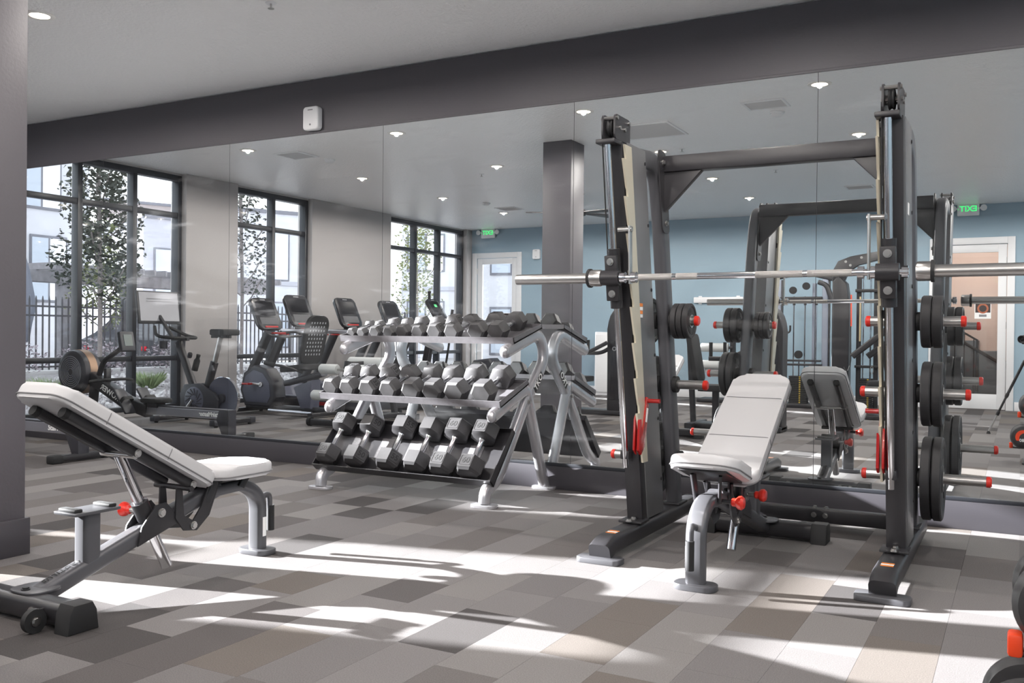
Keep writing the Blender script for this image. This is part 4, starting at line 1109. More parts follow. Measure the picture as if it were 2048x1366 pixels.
obj('monitor_arm', MB().rtube(fillet([(-8.50, YR, 0.55), (-8.42, YR, 0.72), (-8.15, YR, 0.86)], 0.06), 0.05, 0.04, 0.01), POWDER_BLACK, rw, world=True)
mn = obj('monitor', MB().box((-8.07, YR, 0.93), (0.05, 0.17, 0.21), 0.012, Euler((0, math.radians(-14), 0))), DARK_PLASTIC, rw, world=True)
obj('monitor_screen', MB().box((-8.045, YR, 0.945), (0.008, 0.10, 0.12), 0, Euler((0, math.radians(-14), 0))), mat('lcd_grey', (110, 118, 116), 0.2), mn, world=True)
obj('upright', MB().box((-8.36, YR, 0.55), (0.05, 0.06, 0.20), 0.008), POWDER_BLACK, rw, world=True)
obj('handle', MB().tube(fillet([(-8.30, YR - 0.26, 0.52), (-8.25, YR - 0.14, 0.535), (-8.25, YR + 0.14, 0.535), (-8.30, YR + 0.26, 0.52)], 0.08), 0.016, 10), GRIP_RUBBER, rw, world=True)
obj('seat', pad_mesh(0.20, 0.32, 0.045, r=0.07).xf(Matrix.Translation((-7.62, YR, 0.345)) @ Matrix.Rotation(math.pi / 2, 4, 'Z')), GRIP_RUBBER, rw, world=True)
obj('seat_roller', MB().box((-7.62, YR, 0.30), (0.14, 0.12, 0.05), 0.01), DARK_PLASTIC, rw, world=True)
for s_ in (-1, 1):
    fp = obj('footrest', MB().box((-7.92, YR + s_ * 0.14, 0.33), (0.03, 0.13, 0.30), 0.012, Euler((0, math.radians(-38), 0))), DARK_PLASTIC, rw, world=True)
    obj('foot_strap', MB().rtube(fillet([(-7.90, YR + s_ * 0.08, 0.33), (-7.86, YR + s_ * 0.08, 0.37), (-7.86, YR + s_ * 0.20, 0.37), (-7.90, YR + s_ * 0.20, 0.33)], 0.02), 0.004, 0.04, 0.001), GRIP_RUBBER, fp, world=True)

# ------------------------------------------------------------------ spin bike with large screen
YB = -1.87
sb = thing('spin_bike', 'dark spin bike with a wide tilted screen and rear flywheel near the left window', 'exercise bike', (-8.1, YB, 0))
B_ = lambda n, m_, mb, p=None: obj(n, mb, m_, p or sb, world=True)
for x, w_ in ((-7.65, 0.30), (-8.62, 0.27)):
    B_('floor_bar', POWDER_BLACK, MB().rtube([(x, YB - w_ + 0.06, 0.05), (x, YB + w_ - 0.06, 0.05)], 0.075, 0.055, 0.012))
    for s_ in (-1, 1):
        B_('floor_bar_end', DARK_PLASTIC, MB().box((x, YB + s_ * (w_ - 0.03), 0.05), (0.085, 0.08, 0.07), 0.012))
        B_('levelling_foot', GRIP_RUBBER, MB().cyl((x, YB + s_ * (w_ - 0.05), 0.0), (x, YB + s_ * (w_ - 0.05), 0.03), 0.02, n=12))
B_('base_beam', POWDER_BLACK, MB().rtube([(-8.60, YB, 0.08), (-7.66, YB, 0.08)], 0.06, 0.06, 0.012))
for s_ in (-1, 1):
    dc = B_('drive_cover', DARK_PLASTIC, MB().prism([(-8.38, 0.10), (-8.40, 0.34), (-8.33, 0.44), (-8.10, 0.46), (-7.86, 0.36), (-7.80, 0.28), (-7.82, 0.17), (-7.95, 0.10)], 'y', YB + s_ * 0.045, YB + s_ * 0.085, 0.012))
    B_('cover_disc', BLUE_GREY_PLASTIC, MB().lathe([(0, 0.0), (0.135, 0), (0.15, -0.008), (0.15, -0.02)], (-8.17, YB + s_ * 0.092, 0.27), (0, s_, 0), 32), dc)
    for k in range(14):
        a = k * 2 * math.pi / 14
        B_('disc_vane', DARK_PLASTIC, MB().box((-8.17 + math.cos(a) * 0.09, YB + s_ * 0.094, 0.27 + math.sin(a) * 0.09), (0.085, 0.006, 0.012), 0, Euler((0, -a - 0.5, 0))), dc)
    B_('crank_arm', STEEL, MB().rtube([(-8.17, YB + s_ * 0.11, 0.27), (-8.17 - s_ * 0.11, YB + s_ * 0.115, 0.27 - s_ * 0.12)], 0.02, 0.03, 0.006))
    B_('pedal', GRIP_RUBBER, MB().box((-8.17 - s_ * 0.11, YB + s_ * 0.17, 0.27 - s_ * 0.12), (0.10, 0.09, 0.03), 0.008))
fl = B_('flywheel', BLUE_GREY_PLASTIC, MB().lathe([(0, -0.012), (0.20, -0.012), (0.215, -0.02), (0.235, -0.02), (0.235, 0.02), (0.215, 0.02), (0.20, 0.012), (0, 0.012)], (-7.80, YB, 0.30), (0, 1, 0), 40))
B_('flywheel_rim', CHROME, MB().lathe([(0.2352, -0.019), (0.239, -0.017), (0.239, 0.017), (0.2352, 0.019)], (-7.80, YB, 0.30), (0, 1, 0), 40, closed=True), fl)
B_('flywheel_hub', DARK_PLASTIC, MB().cyl((-7.80, YB - 0.05, 0.30), (-7.80, YB + 0.05, 0.30), 0.05))
B_('head_tube', POWDER_BLACK, MB().rtube([(-8.27, YB, 0.42), (-8.52, YB, 0.92)], 0.06, 0.085, 0.015))
B_('seat_tube', POWDER_BLACK, MB().rtube([(-8.04, YB, 0.42), (-7.94, YB, 0.70)], 0.06, 0.085, 0.015))
B_('seat_post', STEEL, MB().rtube([(-7.95, YB, 0.66), (-7.85, YB, 0.98)], 0.035, 0.055, 0.01))
B_('seat_slider', POWDER_BLACK, MB().rtube([(-7.98, YB, 0.985), (-7.70, YB, 0.985)], 0.035, 0.03, 0.006))
B_('saddle', GRIP_RUBBER, MB().prism([(-8.00, YB - 0.02), (-7.86, YB - 0.035), (-7.74, YB - 0.12), (-7.68, YB - 0.12), (-7.66, YB), (-7.68, YB + 0.12), (-7.74, YB + 0.12), (-7.86, YB + 0.035), (-8.00, YB + 0.02)], 'z', 1.0, 1.07, 0.018, 3))
B_('saddle_cradle', POWDER_BLACK, MB().box((-7.78, YB, 1.0), (0.08, 0.05, 0.05), 0.008))
B_('seat_clamp', DARK_PLASTIC, MB().tube([(-7.93, YB + 0.04, 0.66), (-7.86, YB + 0.09, 0.60)], 0.012, 8))
B_('handlebar_stem', POWDER_BLACK, MB().rtube([(-8.62, YB, 0.95), (-8.36, YB, 0.95)], 0.04, 0.035, 0.008))
for s_ in (-1, 1):
    B_('handlebar', GRIP_RUBBER, MB().tube(fillet([(-8.40, YB, 0.965), (-8.42, YB + s_ * 0.20, 0.965), (-8.62, YB + s_ * 0.23, 0.985), (-8.80, YB + s_ * 0.10, 1.09)], 0.08, 5), 0.019, 10))
    B_('bottle_holder', DARK_PLASTIC, MB().lathe([(0.045, -0.05), (0.05, 0.04), (0.04, 0.04), (0.036, -0.045)], (-8.62, YB + s_ * 0.13, 0.89), (0, 0, 1), 16, closed=True))
B_('resistance_knob', DARK_PLASTIC, MB().lathe([(0.02, 0), (0.028, 0.01), (0.028, 0.05), (0.02, 0.06), (0.018, 0.0)], (-8.33, YB + 0.01, 0.74), (0.3, 0, 1), 14))
B_('water_bottle', GRIP_RUBBER, MB().lathe([(0, 0), (0.035, 0.002), (0.035, 0.12), (0.02, 0.15), (0.024, 0.19), (0, 0.195)], (-8.20, YB + 0.05, 0.60), (0.35, 0, 1), 16))
B_('screen_mast', POWDER_BLACK, MB().rtube([(-8.60, YB, 0.95), (-8.84, YB, 1.22)], 0.04, 0.035, 0.008))
R10 = Euler((0, math.radians(-8), 0))
sc = B_('screen_housing', POWDER_BLACK, MB().box((-8.86, YB, 1.315), (0.035, 0.60, 0.385), 0.008, R10))
B_('screen_panel', mat('pale_screen_image', (128, 128, 134), 0.25, emit=(190, 190, 196), estr=0.04), MB().box((-8.8405, YB, 1.325), (0.004, 0.555, 0.335), 0, R10), sc)
for dy in (-0.11, 0.07):
    B_('screen_button_print', mat('brick_red_screen_print', (150, 60, 56), 0.4), MB().box((-8.834, YB + dy, 1.265), (0.004, 0.07, 0.02), 0, R10), sc)
for dz in (0.09, 0.12): B_('screen_line_print', GREY_PRINT, MB().box((-8.842, YB, 1.30 + dz), (0.004, 0.36, 0.005), 0, R10), sc)

# ------------------------------------------------------------------ recumbent bike
YC = -3.22
rc = thing('recumbent_bike', 'recumbent bike with mesh seat back and tall black console', 'exercise bike', (-8.1, YC, 0))
B_ = lambda n, m_, mb, p=None: obj(n, mb, m_, p or rc, world=True)
B_('main_tube', POWDER_BLACK, MB().rtube([(-8.75, YC, 0.09), (-7.45, YC, 0.09)], 0.09, 0.06, 0.012))
B_('chrome_tube', ALUMINIUM, MB().cyl((-8.30, YC + 0.10, 0.06), (-7.60, YC + 0.10, 0.05), 0.022))
for x, w_ in ((-8.78, 0.30), (-7.48, 0.28)):
    B_('floor_bar', POWDER_BLACK, MB().rtube([(x, YC - w_, 0.045), (x, YC + w_, 0.045)], 0.07, 0.05, 0.012))
    for s_ in (-1, 1): B_('levelling_foot', GRIP_RUBBER, MB().cyl((x, YC + s_ * (w_ - 0.04), 0.0), (x, YC + s_ * (w_ - 0.04), 0.025), 0.022, n=12))
sh = B_('drive_shroud', DARK_PLASTIC, MB().prism([(-8.72, 0.10), (-8.80, 0.30), (-8.74, 0.52), (-8.56, 0.62), (-8.36, 0.58), (-8.22, 0.42), (-8.20, 0.22), (-8.28, 0.09)], 'y', YC - 0.11, YC + 0.11, 0.03, 3))
for s_ in (-1, 1):
    B_('shroud_panel', BLUE_GREY_PLASTIC, MB().prism([(-8.68, 0.15), (-8.74, 0.30), (-8.69, 0.48), (-8.55, 0.56), (-8.40, 0.52), (-8.29, 0.40), (-8.27, 0.24), (-8.32, 0.15)], 'y', YC + s_ * 0.112 - 0.004, YC + s_ * 0.112 + 0.004, 0.002), sh)
    B_('crank_hub', STEEL, MB().cyl((-8.42, YC + s_ * 0.11, 0.38), (-8.42, YC + s_ * 0.135, 0.38), 0.03))
    B_('crank_arm', STEEL, MB().rtube([(-8.42, YC + s_ * 0.135, 0.38), (-8.42 - s_ * 0.17, YC + s_ * 0.14, 0.385)], 0.018, 0.03, 0.006))
    B_('pedal', RED_PAINT, MB().box((-8.42 - s_ * 0.17, YC + s_ * 0.19, 0.385), (0.11, 0.08, 0.025), 0.006))
B_('console_mast', POWDER_BLACK, MB().rtube([(-8.74, YC, 0.45), (-8.40, YC, 1.06)], 0.10, 0.09, 0.02))
def console(root_b, x, y, z, w_, h_, tilt, nm='console'):
    M = Matrix.Translation((x, y, z)) @ Matrix.Rotation(math.radians(-tilt), 4, 'Y') @ Matrix.Rotation(math.pi / 2, 4, 'Z') @ Matrix.Rotation(math.pi / 2, 4, 'X')
    c = root_b(nm, CONSOLE_BLACK, MB().prism(rrect(w_, h_, 0.07, 5), 'z', -0.03, 0.02, 0.012, 3).xf(M))
    root_b('console_screen', SCREEN_DARK, MB().prism(rrect(w_ * 0.74, h_ * 0.44, 0.015, 3), 'z', 0.020, 0.0225).xf(M @ Matrix.Translation((0, h_ * 0.16, 0))), c)
    root_b('console_keypad', DARK_PLASTIC, MB().prism(rrect(w_ * 0.74, h_ * 0.22, 0.012, 3), 'z', 0.020, 0.0225).xf(M @ Matrix.Translation((0, -h_ * 0.24, 0))), c)
    root_b('console_red_trim', RED_PAINT, MB().prism(rrect(w_ * 0.55, 0.022, 0.008, 2), 'z', 0.021, 0.026).xf(M @ Matrix.Translation((0, -h_ * 0.43, 0))), c)
    root_b('console_logo', GREY_PRINT, MB().prism(rrect(w_ * 0.22, 0.012, 0.004, 2), 'z', 0.020, 0.0222).xf(M @ Matrix.Translation((0, h_ * 0.44, 0))), c)
    return c
console(B_, -8.46, YC, 1.27, 0.42, 0.44, 26)
B_('console_handlebar', POWDER_BLACK, MB().tube(fillet([(-8.34, YC - 0.04, 1.03), (-8.20, YC - 0.30, 1.05), (-8.10, YC - 0.30, 1.0), (-8.20, YC, 0.98), (-8.10, YC + 0.30, 1.0), (-8.20, YC + 0.30, 1.05), (-8.34, YC + 0.04, 1.03)], 0.09, 4), 0.017, 8))
B_('handlebar_red_pad', RED_PAINT, MB().box((-8.24, YC, 1.03), (0.05, 0.22, 0.02), 0.006))
ped = B_('seat_pedestal', BLUE_GREY_PLASTIC, MB().prism([(-7.92, 0.36), (-7.62, 0.46), (-7.64, 0.10), (-7.80, 0.10)], 'y', YC - 0.09, YC + 0.09, 0.02))
B_('seat_track', DARK_PLASTIC, MB().rtube([(-8.10, YC, 0.40), (-7.50, YC, 0.54)], 0.12, 0.07, 0.02))
B_('seat_base', GRIP_RUBBER, pad_mesh(0.42, 0.42, 0.07, r=0.08).xf(Matrix.Translation((-7.86, YC, 0.60)) @ Matrix.Rotation(math.radians(-6), 4, 'Y')))
bk = B_('seat_back', GRIP_RUBBER, MB().prism(rrect(0.40, 0.62, 0.12, 5), 'z', -0.02, 0.02, 0.01).xf(Matrix.Translation((-7.66, YC, 0.95)) @ Matrix.Rotation(math.radians(14), 4, 'Y') @ Matrix.Rotation(math.pi / 2, 4, 'Z') @ Matrix.Rotation(math.pi / 2, 4, 'X')))
for r_ in range(9):
    for q in range(6):
        M = Matrix.Translation((-7.66, YC, 0.95)) @ Matrix.Rotation(math.radians(14), 4, 'Y')
        B_('mesh_slot', mat('pale_mesh_hole', (150, 152, 156), 0.6), MB().box((0, -0.125 + 0.05 * q + 0.012 * (r_ % 2), -0.18 + 0.05 * r_), (0.044, 0.022, 0.026), 0.004).xf(M), bk)
for s_ in (-1, 1):
    B_('side_handle', POWDER_BLACK, MB().tube(fillet([(-7.72, YC + s_ * 0.14, 0.55), (-7.80, YC + s_ * 0.32, 0.62), (-8.14, YC + s_ * 0.33, 0.66)], 0.08), 0.016, 8))
    B_('handle_grip', GRIP_RUBBER, MB().cyl((-8.0, YC + s_ * 0.33, 0.645), (-8.16, YC + s_ * 0.33, 0.663), 0.023, n=12))

# ------------------------------------------------------------------ treadmills facing the windows
def treadmill(y, label):
    t = thing('treadmill', label, 'treadmill', (-8.0, y, 0), 0, 'treadmills in a row facing the windows')
    B_ = lambda n, m_, mb, p=None: obj(n, mb, m_, p or t, world=True)
    B_('deck', DARK_PLASTIC, MB().box((-7.93, y, 0.13), (1.75, 0.78, 0.12), 0.02))
    B_('belt', GRIP_RUBBER, MB().box((-7.86, y, 0.194), (1.50, 0.50, 0.012), 0.003))
    for s_ in (-1, 1):
        B_('side_rail', BLUE_GREY_PLASTIC, MB().box((-7.90, y + s_ * 0.325, 0.20), (1.62, 0.11, 0.03), 0.01))
        B_('upright', POWDER_BLACK, MB().rtube([(-8.98, y + s_ * 0.40, 0.16), (-8.50, y + s_ * 0.40, 1.05)], 0.06, 0.13, 0.02, up=(0, 1, 0)) if False else MB().rtube([(-8.98, y + s_ * 0.40, 0.16), (-8.50, y + s_ * 0.40, 1.05)], 0.06, 0.12, 0.02))
        hr = B_('handrail', ALUMINIUM, MB().rtube(fillet([(-8.56, y + s_ * 0.40, 1.06), (-8.0, y + s_ * 0.40, 1.05), (-7.92, y + s_ * 0.40, 1.0)], 0.04), 0.06, 0.05, 0.015))
        B_('handrail_red_trim', RED_PAINT, MB().box((-8.50, y + s_ * 0.40, 1.015), (0.12, 0.065, 0.02), 0.004), hr)
        B_('rear_foot', GRIP_RUBBER, MB().cyl((-7.15, y + s_ * 0.33, 0.0), (-7.15, y + s_ * 0.33, 0.08), 0.03, n=12))
        B_('front_wheel', GRIP_RUBBER, MB().cyl((-8.72, y + s_ * 0.36, 0.045), (-8.72, y + s_ * 0.40, 0.045), 0.045, n=16))
    B_('motor_hood', BLUE_GREY_PLASTIC, MB().prism([(-9.02, 0.10), (-9.02, 0.26), (-8.92, 0.34), (-8.66, 0.32), (-8.54, 0.20), (-8.54, 0.10)], 'y', y - 0.36, y + 0.36, 0.03, 3))
    B_('dash', POWDER_BLACK, MB().box((-8.53, y, 1.06), (0.16, 0.80, 0.06), 0.02))
    B_('dash_red_trim', RED_PAINT, MB().box((-8.46, y, 1.095), (0.06, 0.18, 0.012), 0.004))
    console(B_, -8.60, y, 1.33, 0.46, 0.46, 24)
    B_('console_neck', POWDER_BLACK, MB().box((-8.56, y, 1.13), (0.07, 0.22, 0.14), 0.02))
    B_('logo_strip', RED_PAINT, MB().box((-7.95, y + 0.3912, 0.13), (0.35, 0.002, 0.045)), None)
treadmill(-4.00, 'black treadmill closest to the recumbent bike, facing the windows')
treadmill(-5.04, 'black treadmill in the middle of the three, facing the windows')
treadmill(-6.10, 'black treadmill closest to the elliptical, facing the windows')

# ------------------------------------------------------------------ elliptical
YE = -7.32
el = thing('elliptical_trainer', 'dark elliptical trainer with green lit display by the far window', 'elliptical', (-8.1, YE, 0))
B_ = lambda n, m_, mb, p=None: obj(n, mb, m_, p or el, world=True)
B_('base_frame', POWDER_BLACK, MB().rtube([(-8.95, YE, 0.07), (-7.15, YE, 0.07)], 0.12, 0.08, 0.02))
for x, w_ in ((-8.92, 0.32), (-7.2, 0.34)): B_('floor_bar', POWDER_BLACK, MB().rtube([(x, YE - w_, 0.04), (x, YE + w_, 0.04)], 0.09, 0.07, 0.012))
B_('drive_shroud', DARK_PLASTIC, MB().prism([(-7.20, 0.10), (-7.25, 0.45), (-7.45, 0.66), (-7.75, 0.62), (-7.90, 0.35), (-7.86, 0.10)], 'y', YE - 0.16, YE + 0.16, 0.04, 3))
B_('mast', POWDER_BLACK, MB().rtube([(-8.85, YE, 0.10), (-8.62, YE, 1.22)], 0.10, 0.13, 0.02))
cn = console(B_, -8.55, YE, 1.42, 0.36, 0.46, 34)
M = Matrix.Translation((-8.55, YE, 1.42)) @ Matrix.Rotation(math.radians(-34), 4, 'Y')
B_('green_display', mat('green_display', (90, 200, 120), 0.3, emit=(80, 220, 120), estr=0.6), MB().box((0.0245, 0.0, 0.09), (0.003, 0.07, 0.05)).xf(M), cn)
B_('console_bottle', GRIP_RUBBER, MB().lathe([(0, 0), (0.025, 0), (0.022, 0.10), (0.03, 0.10), (0.03, 0.13), (0, 0.13)], (-8.68, YE + 0.04, 1.62), (0, 0, 1), 14))
for s_ in (-1, 1):
    B_('swing_arm', POWDER_BLACK, MB().tube(fillet([(-8.60, YE + s_ * 0.30, 0.30), (-8.50, YE + s_ * 0.30, 0.85), (-8.36 + s_ * 0.06, YE + s_ * 0.27, 1.42)], 0.1), 0.02, 8))
    B_('arm_grip', GRIP_RUBBER, MB().cyl((-8.40 + s_ * 0.055, YE + s_ * 0.275, 1.22), (-8.355 + s_ * 0.06, YE + s_ * 0.27, 1.45), 0.026, n=12))
    B_('pedal_arm', POWDER_BLACK, MB().rtube([(-8.58, YE + s_ * 0.24, 0.32), (-7.60, YE + s_ * 0.22, 0.30 + 0.05 * s_)], 0.05, 0.06, 0.012))
    B_('foot_pedal', GRIP_RUBBER, MB().box((-8.05, YE + s_ * 0.22, 0.36), (0.38, 0.17, 0.05), 0.015))

# ------------------------------------------------------------------ padded sit-up bench seen behind the dumbbell rack
ab = thing('sit_up_bench', 'sit-up bench with pale grey foam rollers standing in the open floor', 'weight bench', (-6.75, -2.75, 0))
B_ = lambda n, m_, mb, p=None: obj(n, mb, m_, p or ab, world=True)
B_('base_spine', POWDER_BLACK, MB().rtube([(-6.75, -2.35, 0.06), (-6.75, -3.55, 0.06)], 0.07, 0.06, 0.012))
for y in (-2.35, -3.55): B_('cross_foot', POWDER_BLACK, MB().rtube([(-7.05, y, 0.045), (-6.45, y, 0.045)], 0.07, 0.07, 0.015))
B_('transport_wheel', GRIP_RUBBER, MB().cyl((-7.10, -3.0 + 0.65, 0.05), (-7.06, -2.35, 0.05), 0.05, n=18))
B_('post', POWDER_BLACK, MB().rtube([(-6.75, -2.45, 0.06), (-6.75, -2.60, 0.72)], 0.06, 0.07, 0.012))
B_('rear_post', POWDER_BLACK, MB().rtube([(-6.75, -3.5, 0.06), (-6.75, -3.40, 0.42)], 0.06, 0.07, 0.012))
B_('bench_pad', VINYL, pad_mesh(0.30, 0.95, 0.06, r=0.06).xf(Matrix.Translation((-6.75, -3.05, 0.50)) @ Matrix.Rotation(math.radians(9), 4, 'X')))
for z, y in ((0.63, -2.55), (0.34, -2.42)):
    B_('roller_axle', STEEL, MB().cyl((-7.12, y, z), (-6.38, y, z), 0.012, n=12))
    for x0, x1 in ((-7.10, -6.86), (-6.64, -6.40)): B_('foam_roller', FOAM_GREY, MB().lathe([(0, 0), (0.05, 0), (0.058, 0.012), (0.058, x1 - x0 - 0.012), (0.05, x1 - x0), (0, x1 - x0)], (x0, y, z), (1, 0, 0), 20))
B_('knee_roller', FOAM_GREY, MB().lathe([(0, 0), (0.055, 0), (0.065, 0.012), (0.065, 0.50), (0.055, 0.512), (0, 0.512)], (-6.98, -2.92, 0.70), (1, 0, 0), 20))
B_('roller_bracket', POWDER_BLACK, MB().rtube([(-6.75, -2.62, 0.70), (-6.75, -2.92, 0.70)], 0.04, 0.04, 0.01))
ab.location.x += 0.12
# ------------------------------------------------------------------ strength machines seen in the mirror
POST_BLUE = mat('pale_silver_post', (150, 156, 170), 0.35, metal=0.4)
def stack(B_, x, y, z0, n, w_=0.26, d_=0.16, p=None):
    for k in range(n):
        pl_ = B_('stack_plate', GRIP_RUBBER, MB().box((x, y, z0 + 0.013 + k * 0.027), (w_, d_, 0.024), 0.003), p)
        B_('plate_number', mat('yellow_number_print', (214, 180, 60), 0.5), MB().box((x + 0.03, y + d_ / 2 + 0.0006, z0 + 0.013 + k * 0.027), (0.022, 0.001, 0.010)), pl_)
cs = thing('cable_station', 'twin-post cable station with weight stack against the blue wall', 'cable machine', (-2.85, -8.5, 0))
B_ = lambda n, m_, mb, p=None: obj(n, mb, m_, p or cs, world=True)
for x in (-3.20, -2.52):
    B_('post', POST_BLUE, MB().rtube([(x, -8.5, 0.05), (x, -8.5, 1.90)], 0.09, 0.09, 0.015, up=(0, 1, 0)))
    B_('post_edge', POWDER_BLACK, MB().box((x + 0.055, -8.5, 0.98), (0.02, 0.07, 1.84), 0.004))
B_('rear_post', POST_BLUE, MB().rtube([(-2.70, -8.62, 0.05), (-2.70, -8.62, 1.85)], 0.06, 0.06, 0.012, up=(0, 1, 0)))
B_('base_frame', POWDER_BLACK, MB().box((-2.86, -8.5, 0.035), (0.90, 0.30, 0.07), 0.01))
B_('top_beam', POWDER_BLACK, MB().rtube(fillet([(-3.30, -8.5, 1.92), (-2.95, -8.5, 1.99), (-2.75, -8.5, 1.99), (-2.42, -8.5, 1.90)], 0.1), 0.10, 0.06, 0.012))
B_('top_arch', POWDER_BLACK, MB().rtube(fillet([(-2.62, -8.5, 1.86), (-2.50, -8.45, 1.82), (-2.42, -8.42, 1.60)], 0.10), 0.05, 0.07, 0.015))
B_('upper_bracket', POWDER_BLACK, MB().box((-2.86, -8.44, 1.62), (0.60, 0.06, 0.05), 0.006))
for x in (-2.96, -2.80, -2.64): 
    B_('guide_rod', CHROME, MB().cyl((x, -8.44, 0.08), (x, -8.44, 1.65), 0.011, n=10))
    B_('rod_bush', POWDER_BLACK, MB().cyl((x, -8.44, 1.52), (x, -8.44, 1.61), 0.020, n=10))
for x, z in ((-2.97, 1.74), (-2.78, 1.80)): B_('pulley', GRIP_RUBBER, MB().lathe([(0, -0.014), (0.055, -0.014), (0.048, 0), (0.055, 0.014), (0, 0.014)], (x, -8.40, z), (0, 1, 0), 22))
B_('carriage', POWDER_BLACK, MB().box((-2.82, -8.44, 0.70), (0.50, 0.10, 0.03), 0.004))
B_('carriage', POWDER_BLACK, MB().box((-2.80, -8.44, 0.64), (0.50, 0.10, 0.03), 0.004))
B_('carriage_pulley', GRIP_RUBBER, MB().lathe([(0, -0.014), (0.06, -0.014), (0.052, 0), (0.06, 0.014), (0, 0.014)], (-2.88, -8.40, 0.79), (0, 1, 0), 22))
B_('selector_stem', CHROME, MB().cyl((-2.88, -8.44, 0.1), (-2.88, -8.44, 0.72), 0.012, n=10))
stack(B_, -2.88, -8.44, 0.07, 15)
B_('handle_hook', POWDER_BLACK, MB().tube(fillet([(-3.15, -8.44, 1.22), (-3.08, -8.38, 1.10), (-3.0, -8.38, 1.12), (-3.0, -8.38, 1.22)], 0.04), 0.014, 8))

# machines with tall rounded towers
def tower(B_, x, y, w_, d_, h_, nm='tower'):
    pts = [(x - w_ / 2, 0.03), (x + w_ / 2, 0.03), (x + w_ / 2, h_ - w_ * 0.9)]
    for k in range(1, 9):
        a = math.pi * k / 9; pts.append((x + math.cos(a) * w_ / 2, h_ - w_ * 0.9 + math.sin(a) * w_ * 0.9))
    pts.append((x - w_ / 2, h_ - w_ * 0.9))
    t_ = B_(nm, POWDER_BLACK, MB().prism(pts, 'y', y - d_ / 2, y + d_ / 2, 0.02, 3))
    return t_
def tower_machine(x, y, h_, label, face, extras):
    t = thing('selector_machine', label, 'gym machine', (x, y, 0))
    B_ = lambda n, m_, mb, p=None: obj(n, mb, m_, p or t, world=True)
    tw = tower(B_, x, y, 0.30, 0.26, h_)
    q = B_('tower_panel', CONSOLE_BLACK, MB().box((x, y + 0.1315, h_ * 0.42), (0.20, 0.006, h_ * 0.55), 0.002), tw)
    lettering('tower_lettering', 'TKO', 0.075, (x, y + 0.1355, h_ * 0.62), (-1, 0, 0), (0, 0, 1), GREY_PRINT, tw, bold=True)
    B_('base_frame', POWDER_BLACK, MB().box((x + face * 0.35, y, 0.035), (1.0, 0.34, 0.06), 0.012))
    B_('floor_bar', POWDER_BLACK, MB().rtube([(x + face * 0.85, y - 0.3, 0.04), (x + face * 0.85, y + 0.3, 0.04)], 0.08, 0.06, 0.012))
    B_('seat_post', POWDER_BLACK, MB().rtube([(x + face * 0.62, y, 0.05), (x + face * 0.62, y, 0.42)], 0.07, 0.07, 0.012, up=(0, 1, 0)))
    B_('seat_pad', VINYL if extras else GRIP_RUBBER, pad_mesh(0.34, 0.38, 0.07, r=0.06).xf(Matrix.Translation((x + face * 0.62, y, 0.46))))
    B_('back_pad', VINYL if extras else GRIP_RUBBER, MB().prism(rrect(0.32, 0.55, 0.06, 4), 'z', -0.03, 0.03, 0.012).xf(Matrix.Translation((x + face * 0.86, y, 0.80)) @ Matrix.Rotation(math.radians(face * 10), 4, 'Y') @ Matrix.Rotation(math.pi / 2, 4, 'Z') @ Matrix.Rotation(math.pi / 2, 4, 'X')))
    B_('back_post', POWDER_BLACK, MB().rtube([(x + face * 0.88, y, 0.06), (x + face * 0.93, y, 0.95)], 0.06, 0.06, 0.012, up=(0, 1, 0)))
    for s_ in (-1, 1):
        B_('lever_arm', POWDER_BLACK, MB().rtube(fillet([(x + face * 0.12, y + s_ * 0.20, 0.95), (x + face * 0.40, y + s_ * 0.26, 0.80), (x + face * 0.62, y + s_ * 0.28, 0.80)], 0.1), 0.05, 0.05, 0.012))
        B_('lever_grip', GRIP_RUBBER, MB().cyl((x + face * 0.60, y + s_ * 0.28, 0.80), (x + face * 0.60, y + s_ * 0.28, 0.98), 0.02, n=12))
    return t, B_
tower_machine(-4.60, -5.72, 1.40, 'black selector machine with lever arms behind the dumbbell rack reflection', -1, False)
tower_machine(-2.42, -4.72, 1.38, 'black selector machine with tall rounded tower in the open floor', -1, False)
# pulldown tower with bent top arm
pdm = thing('pulldown_machine', 'tall black pulldown machine with bent top arm and second weight stack', 'gym machine', (-2.0, -7.5, 0))
B_ = lambda n, m_, mb, p=None: obj(n, mb, m_, p or pdm, world=True)
tw = B_('tower', POWDER_BLACK, MB().prism([(-2.24, 0.03), (-2.02, 0.03), (-2.02, 1.50), (-2.06, 1.78), (-2.16, 1.88), (-2.24, 1.80)], 'y', -7.62, -7.38, 0.02, 3))
B_('top_arm', POWDER_BLACK, MB().prism([(-2.25, 1.74), (-2.25, 1.95), (-2.18, 2.08), (-2.02, 2.14), (-1.66, 2.20), (-1.66, 2.08), (-1.92, 2.03), (-2.04, 1.95), (-2.10, 1.80)], 'y', -7.55, -7.45, 0.008))
for x, z in ((-2.08, 2.07), (-2.02, 2.02), (-1.88, 2.12), (-2.18, 1.92)): B_('arm_bolt', STEEL, bolt((x, -7.45, z), (0, 1, 0), 0.013, 0.01))
B_('base_frame', POWDER_BLACK, MB().box((-1.90, -7.5, 0.035), (1.05, 0.45, 0.06), 0.012))
for x in (-1.92, -1.70): B_('frame_post', POWDER_BLACK, MB().rtube([(x, -7.58, 0.05), (x, -7.58, 1.90)], 0.06, 0.07, 0.012, up=(0, 1, 0)))
for x in (-1.86, -1.77): B_('guide_rod', CHROME, MB().cyl((x, -7.56, 0.07), (x, -7.56, 1.85), 0.011, n=10))
stack(B_, -1.815, -7.56, 0.07, 16, 0.15)
B_('cross_plate', POWDER_BLACK, MB().box((-1.80, -7.54, 0.66), (0.32, 0.10, 0.035), 0.004))
B_('cross_plate', POWDER_BLACK, MB().box((-1.80, -7.54, 1.68), (0.32, 0.10, 0.04), 0.004))
